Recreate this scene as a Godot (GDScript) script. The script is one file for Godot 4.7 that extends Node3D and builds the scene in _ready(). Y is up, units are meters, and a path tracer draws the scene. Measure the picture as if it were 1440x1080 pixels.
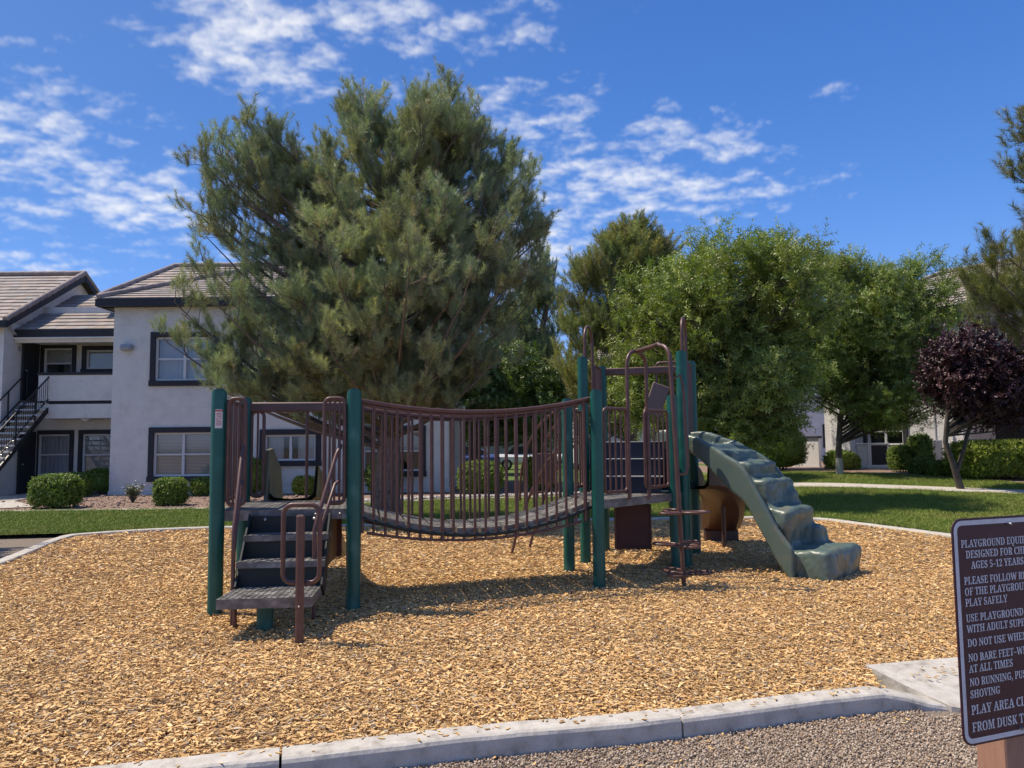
extends Node3D

# ---------------------------------------------------------------- helpers: coordinates, random, terrain
var rng := RandomNumberGenerator.new()
var used := {}
const SUN_TO := Vector3(-0.54, 1.0, -0.14)

func V(x: float, h: float, d: float) -> Vector3:
	return Vector3(x, h, -d)

func ss(a: float, b: float, x: float) -> float:
	var t := clampf((x - a) / (b - a), 0.0, 1.0)
	return t * t * (3.0 - 2.0 * t)

func gh(x: float, d: float) -> float:
	return 0.45 * ss(13.5, 25.0, d) * ss(3.0, 9.0, x)

func rr(a: float, b: float) -> float:
	return rng.randf_range(a, b)

func rvec() -> Vector3:
	var z := rr(-1, 1)
	var a := rr(0, TAU)
	var r := sqrt(1.0 - z * z)
	return Vector3(r * cos(a), z, r * sin(a))

func frame_along(dir: Vector3, spin := 0.0) -> Basis:
	var y := dir.normalized()
	var ref := Vector3.UP if absf(y.y) < 0.95 else Vector3.RIGHT
	var x := ref.cross(y).normalized()
	var z := x.cross(y).normalized()
	return Basis(x, y, z) * Basis(Vector3.UP, spin)

# ---------------------------------------------------------------- mesh builder
class MB:
	var v := PackedVector3Array()
	var n := PackedVector3Array()
	var c := PackedColorArray()
	var uv := PackedVector2Array()
	var col := Color.WHITE
	var use_col := false
	var use_uv := false

	func tri(a: Vector3, b: Vector3, e: Vector3, na: Vector3, nb: Vector3, ne: Vector3, ua := Vector2.ZERO, ub := Vector2.ZERO, ue := Vector2.ZERO) -> void:
		var gn := (b - a).cross(e - a)
		if gn.dot(na + nb + ne) > 0.0:
			v.append(a); v.append(e); v.append(b)
			n.append(na); n.append(ne); n.append(nb)
			if use_uv:
				uv.append(ua); uv.append(ue); uv.append(ub)
		else:
			v.append(a); v.append(b); v.append(e)
			n.append(na); n.append(nb); n.append(ne)
			if use_uv:
				uv.append(ua); uv.append(ub); uv.append(ue)
		if use_col:
			c.append(col); c.append(col); c.append(col)

	func flat(a: Vector3, b: Vector3, e: Vector3) -> void:
		var gn := (e - a).cross(b - a).normalized()
		v.append(a); v.append(b); v.append(e)
		n.append(gn); n.append(gn); n.append(gn)
		if use_col:
			c.append(col); c.append(col); c.append(col)

	# a quad whose outside looks along "out"
	func quad(a: Vector3, b: Vector3, e: Vector3, f: Vector3, out: Vector3) -> void:
		var gn := (b - a).cross(e - a)
		if gn.length_squared() < 1e-16:
			gn = (e - a).cross(f - a)
		gn = gn.normalized()
		if gn.dot(out) < 0.0:
			gn = -gn
		tri(a, b, e, gn, gn, gn)
		tri(a, e, f, gn, gn, gn)

	func box(center: Vector3, size: Vector3, b := Basis.IDENTITY, bevel := 0.0) -> void:
		var h := size * 0.5
		if bevel <= 0.0:
			for ax in 3:
				for s in [-1.0, 1.0]:
					var nn := Vector3.ZERO; nn[ax] = s
					var u := Vector3.ZERO; u[(ax + 1) % 3] = h[(ax + 1) % 3]
					var w := Vector3.ZERO; w[(ax + 2) % 3] = h[(ax + 2) % 3]
					var o := nn * h[ax]
					quad(center + b * (o - u - w), center + b * (o + u - w), center + b * (o + u + w), center + b * (o - u + w), b * nn)
			return
		bevel = minf(bevel, minf(h.x, minf(h.y, h.z)) * 0.98)
		var hi := h - Vector3(bevel, bevel, bevel)
		for ax in 3:
			var a1 := (ax + 1) % 3
			var a2 := (ax + 2) % 3
			for s in [-1.0, 1.0]:
				var nn2 := Vector3.ZERO; nn2[ax] = s
				var u2 := Vector3.ZERO; u2[a1] = hi[a1]
				var w2 := Vector3.ZERO; w2[a2] = hi[a2]
				var o2 := nn2 * h[ax]
				quad(center + b * (o2 - u2 - w2), center + b * (o2 + u2 - w2), center + b * (o2 + u2 + w2), center + b * (o2 - u2 + w2), b * nn2)
			for s1 in [-1.0, 1.0]:
				for s2 in [-1.0, 1.0]:
					var e1 := Vector3.ZERO; e1[a1] = s1 * h[a1]; e1[a2] = s2 * hi[a2]
					var e2 := Vector3.ZERO; e2[a1] = s1 * hi[a1]; e2[a2] = s2 * h[a2]
					var l := Vector3.ZERO; l[ax] = hi[ax]
					var no := Vector3.ZERO; no[a1] = s1; no[a2] = s2
					quad(center + b * (e1 - l), center + b * (e2 - l), center + b * (e2 + l), center + b * (e1 + l), b * no)
		for sx in [-1.0, 1.0]:
			for sy in [-1.0, 1.0]:
				for sz in [-1.0, 1.0]:
					var p := Vector3(sx * h.x, sy * hi.y, sz * hi.z)
					var q := Vector3(sx * hi.x, sy * h.y, sz * hi.z)
					var r := Vector3(sx * hi.x, sy * hi.y, sz * h.z)
					var nc := (b * Vector3(sx, sy, sz)).normalized()
					tri(center + b * p, center + b * q, center + b * r, nc, nc, nc)

	# a box from one point to another (centre line), with a width across and a height
	func beam(p: Vector3, q: Vector3, wide: float, tall: float, up := Vector3.UP, bevel := 0.0) -> void:
		var y := (q - p)
		var L := y.length()
		y /= L
		var x := up.cross(y)
		if x.length() < 1e-4:
			x = Vector3.RIGHT.cross(y)
		x = x.normalized()
		var z := x.cross(y).normalized()
		box((p + q) * 0.5, Vector3(wide, L, tall), Basis(x, y, z), bevel)

	func tube(pts: Array, radii, sides := 8, cap := true, ucol := false) -> void:
		var m := pts.size()
		var rings := []
		var norms := []
		var prev := Vector3.ZERO
		for i in m:
			var t: Vector3
			if i == 0: t = pts[1] - pts[0]
			elif i == m - 1: t = pts[m - 1] - pts[m - 2]
			else: t = (pts[i + 1] - pts[i]).normalized() + (pts[i] - pts[i - 1]).normalized()
			t = t.normalized()
			var x: Vector3
			if i == 0:
				x = (Vector3.UP if absf(t.y) < 0.9 else Vector3.RIGHT).cross(t).normalized()
			else:
				x = (prev - t * prev.dot(t)).normalized()
			prev = x
			var z := t.cross(x)
			var r: float = radii[i] if radii is Array else radii
			var ring := PackedVector3Array()
			var nr := PackedVector3Array()
			for k in sides:
				var a := TAU * k / sides
				var dir := x * cos(a) + z * sin(a)
				ring.append(pts[i] + dir * r)
				nr.append(dir)
			rings.append(ring)
			norms.append(nr)
		for i in m - 1:
			for k in sides:
				var k2 := (k + 1) % sides
				var a1: Vector3 = rings[i][k]
				var b1: Vector3 = rings[i][k2]
				var c1: Vector3 = rings[i + 1][k2]
				var d1: Vector3 = rings[i + 1][k]
				tri(a1, b1, c1, norms[i][k], norms[i][k2], norms[i + 1][k2])
				tri(a1, c1, d1, norms[i][k], norms[i + 1][k2], norms[i + 1][k])
		if cap:
			for e in [0, m - 1]:
				var out: Vector3 = (pts[0] - pts[1]).normalized() if e == 0 else (pts[m - 1] - pts[m - 2]).normalized()
				for k in sides:
					tri(pts[e], rings[e][k], rings[e][(k + 1) % sides], out, out, out)

	# polygon in plan (x, d) between two heights
	func prism(poly: PackedVector2Array, y0: float, y1: float) -> void:
		var idx := Geometry2D.triangulate_polygon(poly)
		for k in range(0, idx.size(), 3):
			var p := []
			for j in 3:
				p.append(poly[idx[k + j]])
			tri(Vector3(p[0].x, y1, -p[0].y), Vector3(p[1].x, y1, -p[1].y), Vector3(p[2].x, y1, -p[2].y), Vector3.UP, Vector3.UP, Vector3.UP)
			tri(Vector3(p[0].x, y0, -p[0].y), Vector3(p[1].x, y0, -p[1].y), Vector3(p[2].x, y0, -p[2].y), Vector3.DOWN, Vector3.DOWN, Vector3.DOWN)
		var ctr := Vector2.ZERO
		var ccw := not Geometry2D.is_polygon_clockwise(poly)
		for i in poly.size():
			var a := poly[i]
			var b := poly[(i + 1) % poly.size()]
			var e := b - a
			var o := Vector2(e.y, -e.x) if ccw else Vector2(-e.y, e.x)
			# is_polygon_clockwise works with y down: test the side directly
			var mid := (a + b) * 0.5 + o.normalized() * 0.002
			if Geometry2D.is_point_in_polygon(mid, poly):
				o = -o
			quad(Vector3(a.x, y0, -a.y), Vector3(b.x, y0, -b.y), Vector3(b.x, y1, -b.y), Vector3(a.x, y1, -a.y), Vector3(o.x, 0, -o.y))

	func mesh() -> ArrayMesh:
		var arr := []
		arr.resize(Mesh.ARRAY_MAX)
		arr[Mesh.ARRAY_VERTEX] = v
		arr[Mesh.ARRAY_NORMAL] = n
		if use_col: arr[Mesh.ARRAY_COLOR] = c
		if use_uv: arr[Mesh.ARRAY_TEX_UV] = uv
		var m := ArrayMesh.new()
		m.add_surface_from_arrays(Mesh.PRIMITIVE_TRIANGLES, arr)
		return m

# ---------------------------------------------------------------- scene tree helpers
func numbered(called: String) -> String:
	used[called] = used.get(called, -1) + 1
	return called if used[called] == 0 else "%s_%03d" % [called, used[called]]

func thing(called: String, label: String, category: String, at := Vector3.ZERO, group := "") -> Node3D:
	var o := Node3D.new()
	o.name = numbered(called)
	add_child(o)
	o.position = at
	o.set_meta("label", label)
	o.set_meta("category", category)
	if group: o.set_meta("group", group)
	return o

func part(called: String, mb, m: Material, parent: Node3D, label := "", keep_world := true) -> MeshInstance3D:
	var o := MeshInstance3D.new()
	o.name = called
	o.mesh = mb.mesh() if mb is MB else mb
	o.material_override = m
	parent.add_child(o, true)
	if keep_world:
		# shapes are modelled in world coordinates; the thing itself only sits at its base
		var t := Vector3.ZERO
		var p: Node = parent
		while p != self and p is Node3D:
			t += (p as Node3D).position
			p = p.get_parent()
		o.position = -t
	if label: o.set_meta("label", label)
	return o

func struct(called: String, mb: MB, m: Material) -> MeshInstance3D:
	var o := part(called, mb, m, self)
	o.name = numbered(called)
	o.set_meta("kind", "structure")
	return o

func multi(called: String, mesh: Mesh, m: Material, buf: PackedFloat32Array, parent: Node3D, keep_world := true) -> MultiMeshInstance3D:
	var mm := MultiMesh.new()
	mm.transform_format = MultiMesh.TRANSFORM_3D
	mm.use_colors = true
	mm.mesh = mesh
	mm.instance_count = buf.size() / 16
	mm.buffer = buf
	var o := MultiMeshInstance3D.new()
	o.name = called
	o.multimesh = mm
	o.material_override = m
	parent.add_child(o, true)
	o.set_meta("kind", "stuff")
	if keep_world and parent != self:
		o.position = -parent.position
	return o

func put(buf: PackedFloat32Array, b: Basis, o: Vector3, c: Color) -> void:
	buf.append(b.x.x); buf.append(b.y.x); buf.append(b.z.x); buf.append(o.x)
	buf.append(b.x.y); buf.append(b.y.y); buf.append(b.z.y); buf.append(o.y)
	buf.append(b.x.z); buf.append(b.y.z); buf.append(b.z.z); buf.append(o.z)
	buf.append(c.r); buf.append(c.g); buf.append(c.b); buf.append(1.0)

# ---------------------------------------------------------------- materials
func lin(r: float, g: float, b: float) -> Color:
	return Color(r, g, b).linear_to_srgb()

func noise_image(seed_: int, freq: float, size: int, oct := 4) -> Image:
	var f := FastNoiseLite.new()
	f.seed = seed_
	f.noise_type = FastNoiseLite.TYPE_SIMPLEX_SMOOTH
	f.frequency = freq
	f.fractal_octaves = oct
	return f.get_seamless_image(size, size)

# colour texture: stops is [[t, Color linear], ...] over a noise
func ramp_tex(seed_: int, freq: float, size: int, stops: Array, oct := 4, speck := 0.0) -> ImageTexture:
	var src := noise_image(seed_, freq, size, oct)
	var out := Image.create(size, size, false, Image.FORMAT_RGB8)
	var r := RandomNumberGenerator.new()
	r.seed = seed_
	var lut := []
	for i in 256:
		var t := i / 255.0
		var c: Color = stops[0][1]
		for k in stops.size() - 1:
			var a: Array = stops[k]
			var b: Array = stops[k + 1]
			if t >= a[0]:
				c = (a[1] as Color).lerp(b[1], clampf((t - a[0]) / (b[0] - a[0]), 0, 1))
		lut.append(c)
	for y in size:
		for x in size:
			var g := int(clampf(src.get_pixel(x, y).r * 255.0, 0, 255))
			var c2: Color = lut[g]
			if speck > 0.0:
				var s := 1.0 + r.randf_range(-speck, speck)
				c2 = Color(c2.r * s, c2.g * s, c2.b * s)
			out.set_pixel(x, y, c2.linear_to_srgb())
	out.generate_mipmaps()
	return ImageTexture.create_from_image(out)

func normal_tex(seed_: int, freq: float, size: int, strength: float, oct := 4) -> ImageTexture:
	var im := noise_image(seed_, freq, size, oct)
	im.convert(Image.FORMAT_RGBA8)
	im.bump_map_to_normal_map(strength)
	return ImageTexture.create_from_image(im)

func mat(c: Color, rough := 0.8, metal := 0.0) -> StandardMaterial3D:
	var m := StandardMaterial3D.new()
	m.albedo_color = c
	m.roughness = rough
	m.metallic = metal
	return m

func tmat(tex: Texture2D, scale: float, rough := 0.85, ntex: Texture2D = null, nscale := 1.0) -> StandardMaterial3D:
	var m := StandardMaterial3D.new()
	m.albedo_texture = tex
	m.roughness = rough
	m.uv1_triplanar = true
	m.uv1_world_triplanar = true
	m.uv1_scale = Vector3(scale, scale, scale)
	if ntex:
		m.normal_enabled = true
		m.normal_texture = ntex
		m.normal_scale = nscale
	return m

func leaf_mat(back: Color, rough := 0.55) -> StandardMaterial3D:
	var m := StandardMaterial3D.new()
	m.vertex_color_use_as_albedo = true
	m.roughness = rough
	m.cull_mode = BaseMaterial3D.CULL_DISABLED
	m.backlight_enabled = true
	m.backlight = back
	return m

func inst_mat(rough := 0.9) -> StandardMaterial3D:
	var m := StandardMaterial3D.new()
	m.vertex_color_use_as_albedo = true
	m.roughness = rough
	return m

var M := {}

func make_materials() -> void:
	var L := func(r, g, b): return Color(r, g, b)
	M.green = tmat(ramp_tex(11, 0.01, 128, [[0.0, L.call(0.0035, 0.078, 0.060)], [0.75, L.call(0.006, 0.100, 0.078)], [0.86, L.call(0.022, 0.125, 0.103)], [1.0, L.call(0.05, 0.16, 0.14)]], 5, 0.05), 2.0, 0.42)
	M.brown = tmat(ramp_tex(12, 0.02, 128, [[0.0, L.call(0.085, 0.040, 0.031)], [0.6, L.call(0.105, 0.050, 0.039)], [1.0, L.call(0.135, 0.07, 0.056)]], 4, 0.06), 2.0, 0.42)
	M.maroon = tmat(ramp_tex(13, 0.02, 128, [[0.0, L.call(0.075, 0.018, 0.014)], [1.0, L.call(0.10, 0.026, 0.02)]], 4, 0.05), 1.5, 0.5)
	M.deck = tmat(ramp_tex(14, 0.03, 128, [[0.0, L.call(0.06, 0.057, 0.053)], [0.45, L.call(0.13, 0.123, 0.115)], [0.7, L.call(0.21, 0.20, 0.185)], [1.0, L.call(0.36, 0.34, 0.31)]], 5, 0.2), 1.6, 0.45)
	M.riser = tmat(ramp_tex(15, 0.02, 128, [[0.0, L.call(0.006, 0.011, 0.011)], [1.0, L.call(0.011, 0.018, 0.017)]], 4, 0.08), 1.6, 0.6)
	M.navy = tmat(ramp_tex(16, 0.02, 128, [[0.0, L.call(0.006, 0.011, 0.028)], [1.0, L.call(0.010, 0.017, 0.040)]], 4, 0.05), 1.6, 0.45)
	M.edge = mat(lin(0.28, 0.29, 0.30), 0.5)
	M.bolt = mat(lin(0.55, 0.55, 0.53), 0.35, 0.8)
	M.climb = tmat(ramp_tex(17, 0.014, 256, [[0.0, L.call(0.085, 0.122, 0.102)], [0.55, L.call(0.095, 0.134, 0.112)], [0.72, L.call(0.108, 0.142, 0.115)], [0.86, L.call(0.15, 0.15, 0.108)], [1.0, L.call(0.19, 0.17, 0.118)]], 5, 0.05), 0.75, 0.38)
	M.slide = tmat(ramp_tex(18, 0.02, 128, [[0.0, L.call(0.058, 0.029, 0.021)], [1.0, L.call(0.078, 0.039, 0.028)]], 4, 0.05), 1.2, 0.4)
	M.olive = tmat(ramp_tex(19, 0.02, 128, [[0.0, L.call(0.12, 0.115, 0.075)], [1.0, L.call(0.17, 0.16, 0.11)]], 4, 0.06), 1.2, 0.4)
	M.mauve = mat(lin(0.17, 0.115, 0.10), 0.5)
	M.concrete = tmat(ramp_tex(21, 0.016, 512, [[0.0, L.call(0.22, 0.195, 0.165)], [0.22, L.call(0.36, 0.33, 0.285)], [0.38, L.call(0.44, 0.41, 0.36)], [0.7, L.call(0.49, 0.46, 0.41)], [1.0, L.call(0.55, 0.52, 0.47)]], 6, 0.16), 0.9, 0.9, normal_tex(22, 0.08, 256, 2.0), 0.5)
	M.chip_base = tmat(ramp_tex(23, 0.05, 512, [[0.0, L.call(0.16, 0.095, 0.045)], [0.45, L.call(0.33, 0.21, 0.10)], [0.7, L.call(0.45, 0.30, 0.15)], [1.0, L.call(0.58, 0.40, 0.21)]], 6, 0.3), 0.7, 0.95, normal_tex(24, 0.06, 256, 6.0), 1.0)
	M.gravel_base = tmat(ramp_tex(25, 0.08, 512, [[0.0, L.call(0.09, 0.07, 0.052)], [0.5, L.call(0.20, 0.16, 0.122)], [1.0, L.call(0.33, 0.27, 0.21)]], 5, 0.25), 1.3, 0.95, normal_tex(26, 0.1, 256, 5.0), 1.0)
	M.bed = tmat(ramp_tex(27, 0.06, 512, [[0.0, L.call(0.12, 0.075, 0.055)], [0.5, L.call(0.25, 0.165, 0.125)], [1.0, L.call(0.40, 0.30, 0.24)]], 6, 0.35), 0.4, 0.95, normal_tex(28, 0.12, 256, 6.0), 1.0)
	M.lawn = tmat(ramp_tex(29, 0.02, 512, [[0.0, L.call(0.06, 0.11, 0.016)], [0.45, L.call(0.09, 0.15, 0.02)], [0.7, L.call(0.13, 0.18, 0.03)], [1.0, L.call(0.20, 0.20, 0.06)]], 6, 0.35), 0.22, 0.95, normal_tex(30, 0.15, 256, 6.0), 1.0)
	M.stucco = tmat(ramp_tex(31, 0.01, 512, [[0.0, L.call(0.62, 0.59, 0.545)], [0.3, L.call(0.69, 0.66, 0.61)], [0.7, L.call(0.72, 0.69, 0.64)], [1.0, L.call(0.76, 0.73, 0.68)]], 6, 0.07), 0.35, 0.92, normal_tex(32, 0.2, 256, 3.0), 0.6)
	M.stucco_white = tmat(ramp_tex(34, 0.01, 256, [[0.0, L.call(0.66, 0.645, 0.62)], [1.0, L.call(0.76, 0.745, 0.72)]], 6, 0.06), 0.35, 0.92, normal_tex(32, 0.2, 256, 3.0), 0.6)
	M.trim = tmat(ramp_tex(35, 0.02, 128, [[0.0, L.call(0.017, 0.018, 0.024)], [1.0, L.call(0.026, 0.027, 0.034)]], 4, 0.08), 1.0, 0.7)
	M.vinyl = mat(lin(0.60, 0.60, 0.60), 0.5)
	M.blind = mat(lin(0.72, 0.72, 0.69), 0.7)
	M.curtain = mat(lin(0.55, 0.57, 0.62), 0.85)
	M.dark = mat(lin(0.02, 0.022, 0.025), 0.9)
	M.door = mat(lin(0.018, 0.021, 0.026), 0.6)
	M.iron = mat(lin(0.014, 0.015, 0.017), 0.5)
	M.glass = mat(Color(0.10, 0.12, 0.13, 0.16), 0.03)
	M.glass.transparency = BaseMaterial3D.TRANSPARENCY_ALPHA
	M.glass.metallic_specular = 0.9
	M.tile = StandardMaterial3D.new()
	M.tile.vertex_color_use_as_albedo = true
	M.tile.roughness = 0.9
	M.bark_pine = tmat(ramp_tex(36, 0.03, 256, [[0.0, L.call(0.07, 0.045, 0.033)], [0.5, L.call(0.19, 0.13, 0.10)], [1.0, L.call(0.30, 0.22, 0.18)]], 6, 0.2), 1.4, 0.95, normal_tex(37, 0.05, 256, 8.0), 1.0)
	M.bark_pine.uv1_scale = Vector3(2.2, 0.7, 2.2)
	M.twig = tmat(ramp_tex(38, 0.03, 128, [[0.0, L.call(0.10, 0.075, 0.06)], [1.0, L.call(0.19, 0.155, 0.13)]], 4, 0.15), 1.4, 0.95)
	M.bark_dark = tmat(ramp_tex(39, 0.03, 128, [[0.0, L.call(0.045, 0.035, 0.028)], [1.0, L.call(0.11, 0.09, 0.075)]], 5, 0.2), 1.6, 0.95)
	M.bark_pale = tmat(ramp_tex(40, 0.02, 128, [[0.0, L.call(0.17, 0.14, 0.115)], [1.0, L.call(0.32, 0.27, 0.23)]], 5, 0.2), 1.6, 0.95)
	M.whitewash = mat(lin(0.42, 0.39, 0.34), 0.9)
	M.core = mat(lin(0.16, 0.22, 0.04), 1.0)
	M.needle = leaf_mat(Color(0.72, 0.74, 0.50), 0.5)
	M.leaf = leaf_mat(Color(0.75, 0.80, 0.36), 0.4)
	M.plum = leaf_mat(Color(0.35, 0.12, 0.16), 0.45)
	M.inst = inst_mat()
	M.grass = leaf_mat(Color(0.4, 0.5, 0.15), 0.7)
	M.sign = tmat(ramp_tex(41, 0.03, 256, [[0.0, L.call(0.046, 0.009, 0.018)], [0.75, L.call(0.054, 0.011, 0.021)], [0.9, L.call(0.075, 0.03, 0.042)], [1.0, L.call(0.10, 0.06, 0.07)]], 5, 0.05), 2.5, 0.38)
	M.sign_white = tmat(ramp_tex(42, 0.05, 128, [[0.0, L.call(0.52, 0.50, 0.51)], [1.0, L.call(0.70, 0.68, 0.69)]], 4, 0.05), 4.0, 0.45)
	M.wood_post = tmat(ramp_tex(43, 0.03, 256, [[0.0, L.call(0.30, 0.155, 0.095)], [1.0, L.call(0.40, 0.215, 0.14)]], 5, 0.08), 1.5, 0.8)
	M.wood_post.uv1_scale = Vector3(6, 0.8, 6)
	M.ac = mat(lin(0.55, 0.55, 0.53), 0.55, 0.1)
	M.ac_dark = mat(lin(0.03, 0.03, 0.033), 0.7)
	M.util = mat(lin(0.33, 0.34, 0.36), 0.5)

# ---------------------------------------------------------------- sky
func make_sky() -> Sky:
	var W := 3072
	var Hh := 1536
	# clear air: a small image, smoothly enlarged
	var sw := 192
	var sh := 96
	var small := Image.create(sw, sh, false, Image.FORMAT_RGBF)
	var sun := SUN_TO.normalized()
	for y in sh:
		var el := PI * (0.5 - (y + 0.5) / sh)
		for x in sw:
			var az := TAU * (x + 0.5) / sw
			var dir := Vector3(sin(az) * cos(el), sin(el), -cos(az) * cos(el))
			var e := maxf(el, 0.0)
			var c := Color(0.025, 0.104, 0.387) + Color(0.194, 0.43, 0.806) * exp(-e / 0.25)
			c = c.lerp(Color(0.50, 0.60, 0.73), 0.85 * exp(-e / 0.085))
			var s := maxf(0.0, dir.dot(sun))
			c = c.lerp(Color(0.40, 0.55, 0.80), 0.40 * pow(s, 4.0))
			if el < 0.0:
				c = Color(0.20, 0.20, 0.18)
			small.set_pixel(x, y, c)
	# enlarge with wrapped edges
	var wide := Image.create(sw + 16, sh, false, Image.FORMAT_RGBF)
	wide.blit_rect(small, Rect2i(0, 0, sw, sh), Vector2i(8, 0))
	wide.blit_rect(small, Rect2i(sw - 8, 0, 8, sh), Vector2i(0, 0))
	wide.blit_rect(small, Rect2i(0, 0, 8, sh), Vector2i(sw + 8, 0))
	wide.resize((sw + 16) * W / sw, Hh, Image.INTERPOLATE_CUBIC)
	var img := wide.get_region(Rect2i(8 * W / sw, 0, W, Hh))
	# altocumulus: patches (azimuth, elevation, half width, half height, amount, stretch tilt), in degrees; the ones in view, then unseen ones added all round, their number set for the fill light
	var patches := []
	for p in [[350, 50, 150, 75, 1.0], [470, 25, 110, 45, 0.8], [640, 45, 160, 55, 0.85], [690, 90, 90, 45, 0.6], [100, 135, 105, 26, 0.75], [35, 215, 125, 55, 1.0], [170, 285, 130, 40, 1.0], [40, 300, 90, 26, 0.85], [50, 372, 90, 30, 0.8], [240, 350, 80, 14, 0.7], [150, 255, 110, 26, 0.5], [720, 155, 130, 60, 0.9], [830, 270, 130, 60, 0.95], [960, 270, 170, 36, 0.95], [1010, 250, 100, 30, 0.8], [930, 190, 90, 24, 0.75], [1025, 200, 46, 34, 0.95], [770, 345, 110, 55, 1.0], [700, 420, 120, 50, 0.9], [1177, 130, 30, 15, 0.55], [918, 153, 40, 20, 0.6], [30, 40, 100, 60, 0.5], [270, 130, 40, 16, 0.5], [290, 182, 45, 10, 0.45], [500, 150, 160, 60, 0.5], [500, 330, 250, 110, 0.85], [120, 330, 170, 30, 0.45], [880, 10, 60, 14, 0.35], [1110, 215, 40, 12, 0.35]]:
		var v := Vector3((p[0] - 720.0) / 1082.0, (540.0 - p[1]) / 1082.0, -1.0)
		v = Basis.from_euler(Vector3(deg_to_rad(4.6), 0, -0.01)) * v
		patches.append([atan2(v.x, -v.z), atan2(v.y, Vector2(v.x, v.z).length()), p[2] / 1082.0 * cos(atan((p[0] - 720.0) / 1082.0)), p[3] / 1082.0, p[4]])
	var r := RandomNumberGenerator.new()
	r.seed = 77
	for k in 210:
		var az2 := r.randf_range(-PI, PI)
		if absf(az2) < 0.98: continue
		patches.append([az2, asin(r.randf_range(0.06, 0.97)), r.randf_range(0.08, 0.20), r.randf_range(0.03, 0.09), r.randf_range(0.6, 1.0)])
	var f1 := FastNoiseLite.new()
	f1.seed = 5; f1.frequency = 1.0; f1.fractal_octaves = 5; f1.fractal_gain = 0.58; f1.noise_type = FastNoiseLite.TYPE_SIMPLEX_SMOOTH
	f1.domain_warp_enabled = true; f1.domain_warp_amplitude = 0.5; f1.domain_warp_frequency = 0.8
	var f2 := FastNoiseLite.new()
	f2.seed = 9; f2.frequency = 1.0; f2.fractal_octaves = 3; f2.noise_type = FastNoiseLite.TYPE_SIMPLEX_SMOOTH
	var B := 24
	for by in range(0, Hh / 2, B):
		for bx in range(0, W, B):
			var azc := TAU * (bx + B * 0.5) / W
			if azc > PI: azc -= TAU
			var elc := PI * (0.5 - (by + B * 0.5) / Hh)
			var near := []
			for p in patches:
				var da: float = absf(wrapf(azc - p[0], -PI, PI)) / (p[2] * 1.7 + 0.05)
				var de: float = absf(elc - p[1]) / (p[3] * 1.7 + 0.05)
				if da < 1.0 and de < 1.0: near.append(p)
			if near.is_empty(): continue
			for y in range(by, by + B):
				var el := PI * (0.5 - (y + 0.5) / Hh)
				var se := sin(el)
				for x in range(bx, bx + B):
					var az := TAU * (x + 0.5) / W
					var cov := 0.0
					for p in near:
						var da2: float = wrapf(az - p[0], -PI, PI) / p[2]
						var de2: float = (el - p[1]) / p[3]
						var q := da2 * da2 + de2 * de2
						if q < 2.6: cov = maxf(cov, p[4] * (1.0 - q / 2.6))
					if cov <= 0.02: continue
					var k2 := 1.0 / (se + 0.12)
					var cx := sin(az) * cos(el) * k2
					var cy := cos(az) * cos(el) * k2
					var n1 := f1.get_noise_2d(cx * 7.0 + 31.0, cy * 9.0)
					var n2 := f2.get_noise_2d(cx * 30.0 + n1 * 1.2, cy * 34.0)
					var n3 := f2.get_noise_2d(cx * 2.6 + 9.0, cy * 1.7 + 4.0)
					var dens := cov * 0.78 + n1 * 0.60 + n2 * 0.17 + n3 * 0.22 - 0.46
					if dens <= 0.0: continue
					var a := 1.0 - exp(-dens * dens * 2.6 - dens * 0.55)
					a = minf(a, 0.86)
					var c0 := img.get_pixel(x, y)
					var cc := Color(0.70, 0.73, 0.77).lerp(Color(0.82, 0.82, 0.83), clampf(dens * 1.6, 0, 1))
					img.set_pixel(x, y, c0.lerp(cc, a))
	var pm := PanoramaSkyMaterial.new()
	pm.panorama = ImageTexture.create_from_image(img)
	var sky := Sky.new()
	sky.sky_material = pm
	return sky

# ---------------------------------------------------------------- play structure
func grate(mb: MB, a: Vector3, b: Vector3, c: Vector3, d: Vector3, nx: int, nz: int, thick: float, solid := 0.42, stagger := false) -> void:
	var dn := Vector3.DOWN * thick
	var P := func(u: float, w: float) -> Vector3: return a.lerp(b, u).lerp(d.lerp(c, u), w)
	var m := solid * 0.5
	for j in nz:
		for i in nx:
			var u0 := float(i) / nx
			var u1 := float(i + 1) / nx
			var w0 := float(j) / nz
			var w1 := float(j + 1) / nz
			var mi := m
			if stagger and (i + j) % 2 == 0: mi = m + 0.12
			var hu0 := lerpf(u0, u1, mi)
			var hu1 := lerpf(u0, u1, 1.0 - mi)
			var hw0 := lerpf(w0, w1, m)
			var hw1 := lerpf(w0, w1, 1.0 - m)
			var o := [P.call(u0, w0), P.call(u1, w0), P.call(u1, w1), P.call(u0, w1)]
			var h := [P.call(hu0, hw0), P.call(hu1, hw0), P.call(hu1, hw1), P.call(hu0, hw1)]
			var ctr: Vector3 = (h[0] + h[2]) * 0.5
			for k in 4:
				var k2 := (k + 1) % 4
				mb.quad(o[k], o[k2], h[k2], h[k], Vector3.UP)
				mb.quad(h[k], h[k2], h[k2] + dn * 0.4, h[k] + dn * 0.4, ctr - (h[k] + h[k2]) * 0.5)
	var cs := [a, b, c, d]
	var mid := (a + b + c + d) * 0.25
	for k in 4:
		mb.quad(cs[k], cs[(k + 1) % 4], cs[(k + 1) % 4] + dn, cs[k] + dn, (cs[k] + cs[(k + 1) % 4]) * 0.5 - mid)

func arc(pts: Array, center: Vector3, ax: Vector3, ay: Vector3, r: float, a0: float, a1: float, n := 6) -> void:
	for i in n + 1:
		var a := lerpf(a0, a1, float(i) / n)
		pts.append(center + ax * cos(a) * r + ay * sin(a) * r)

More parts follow.
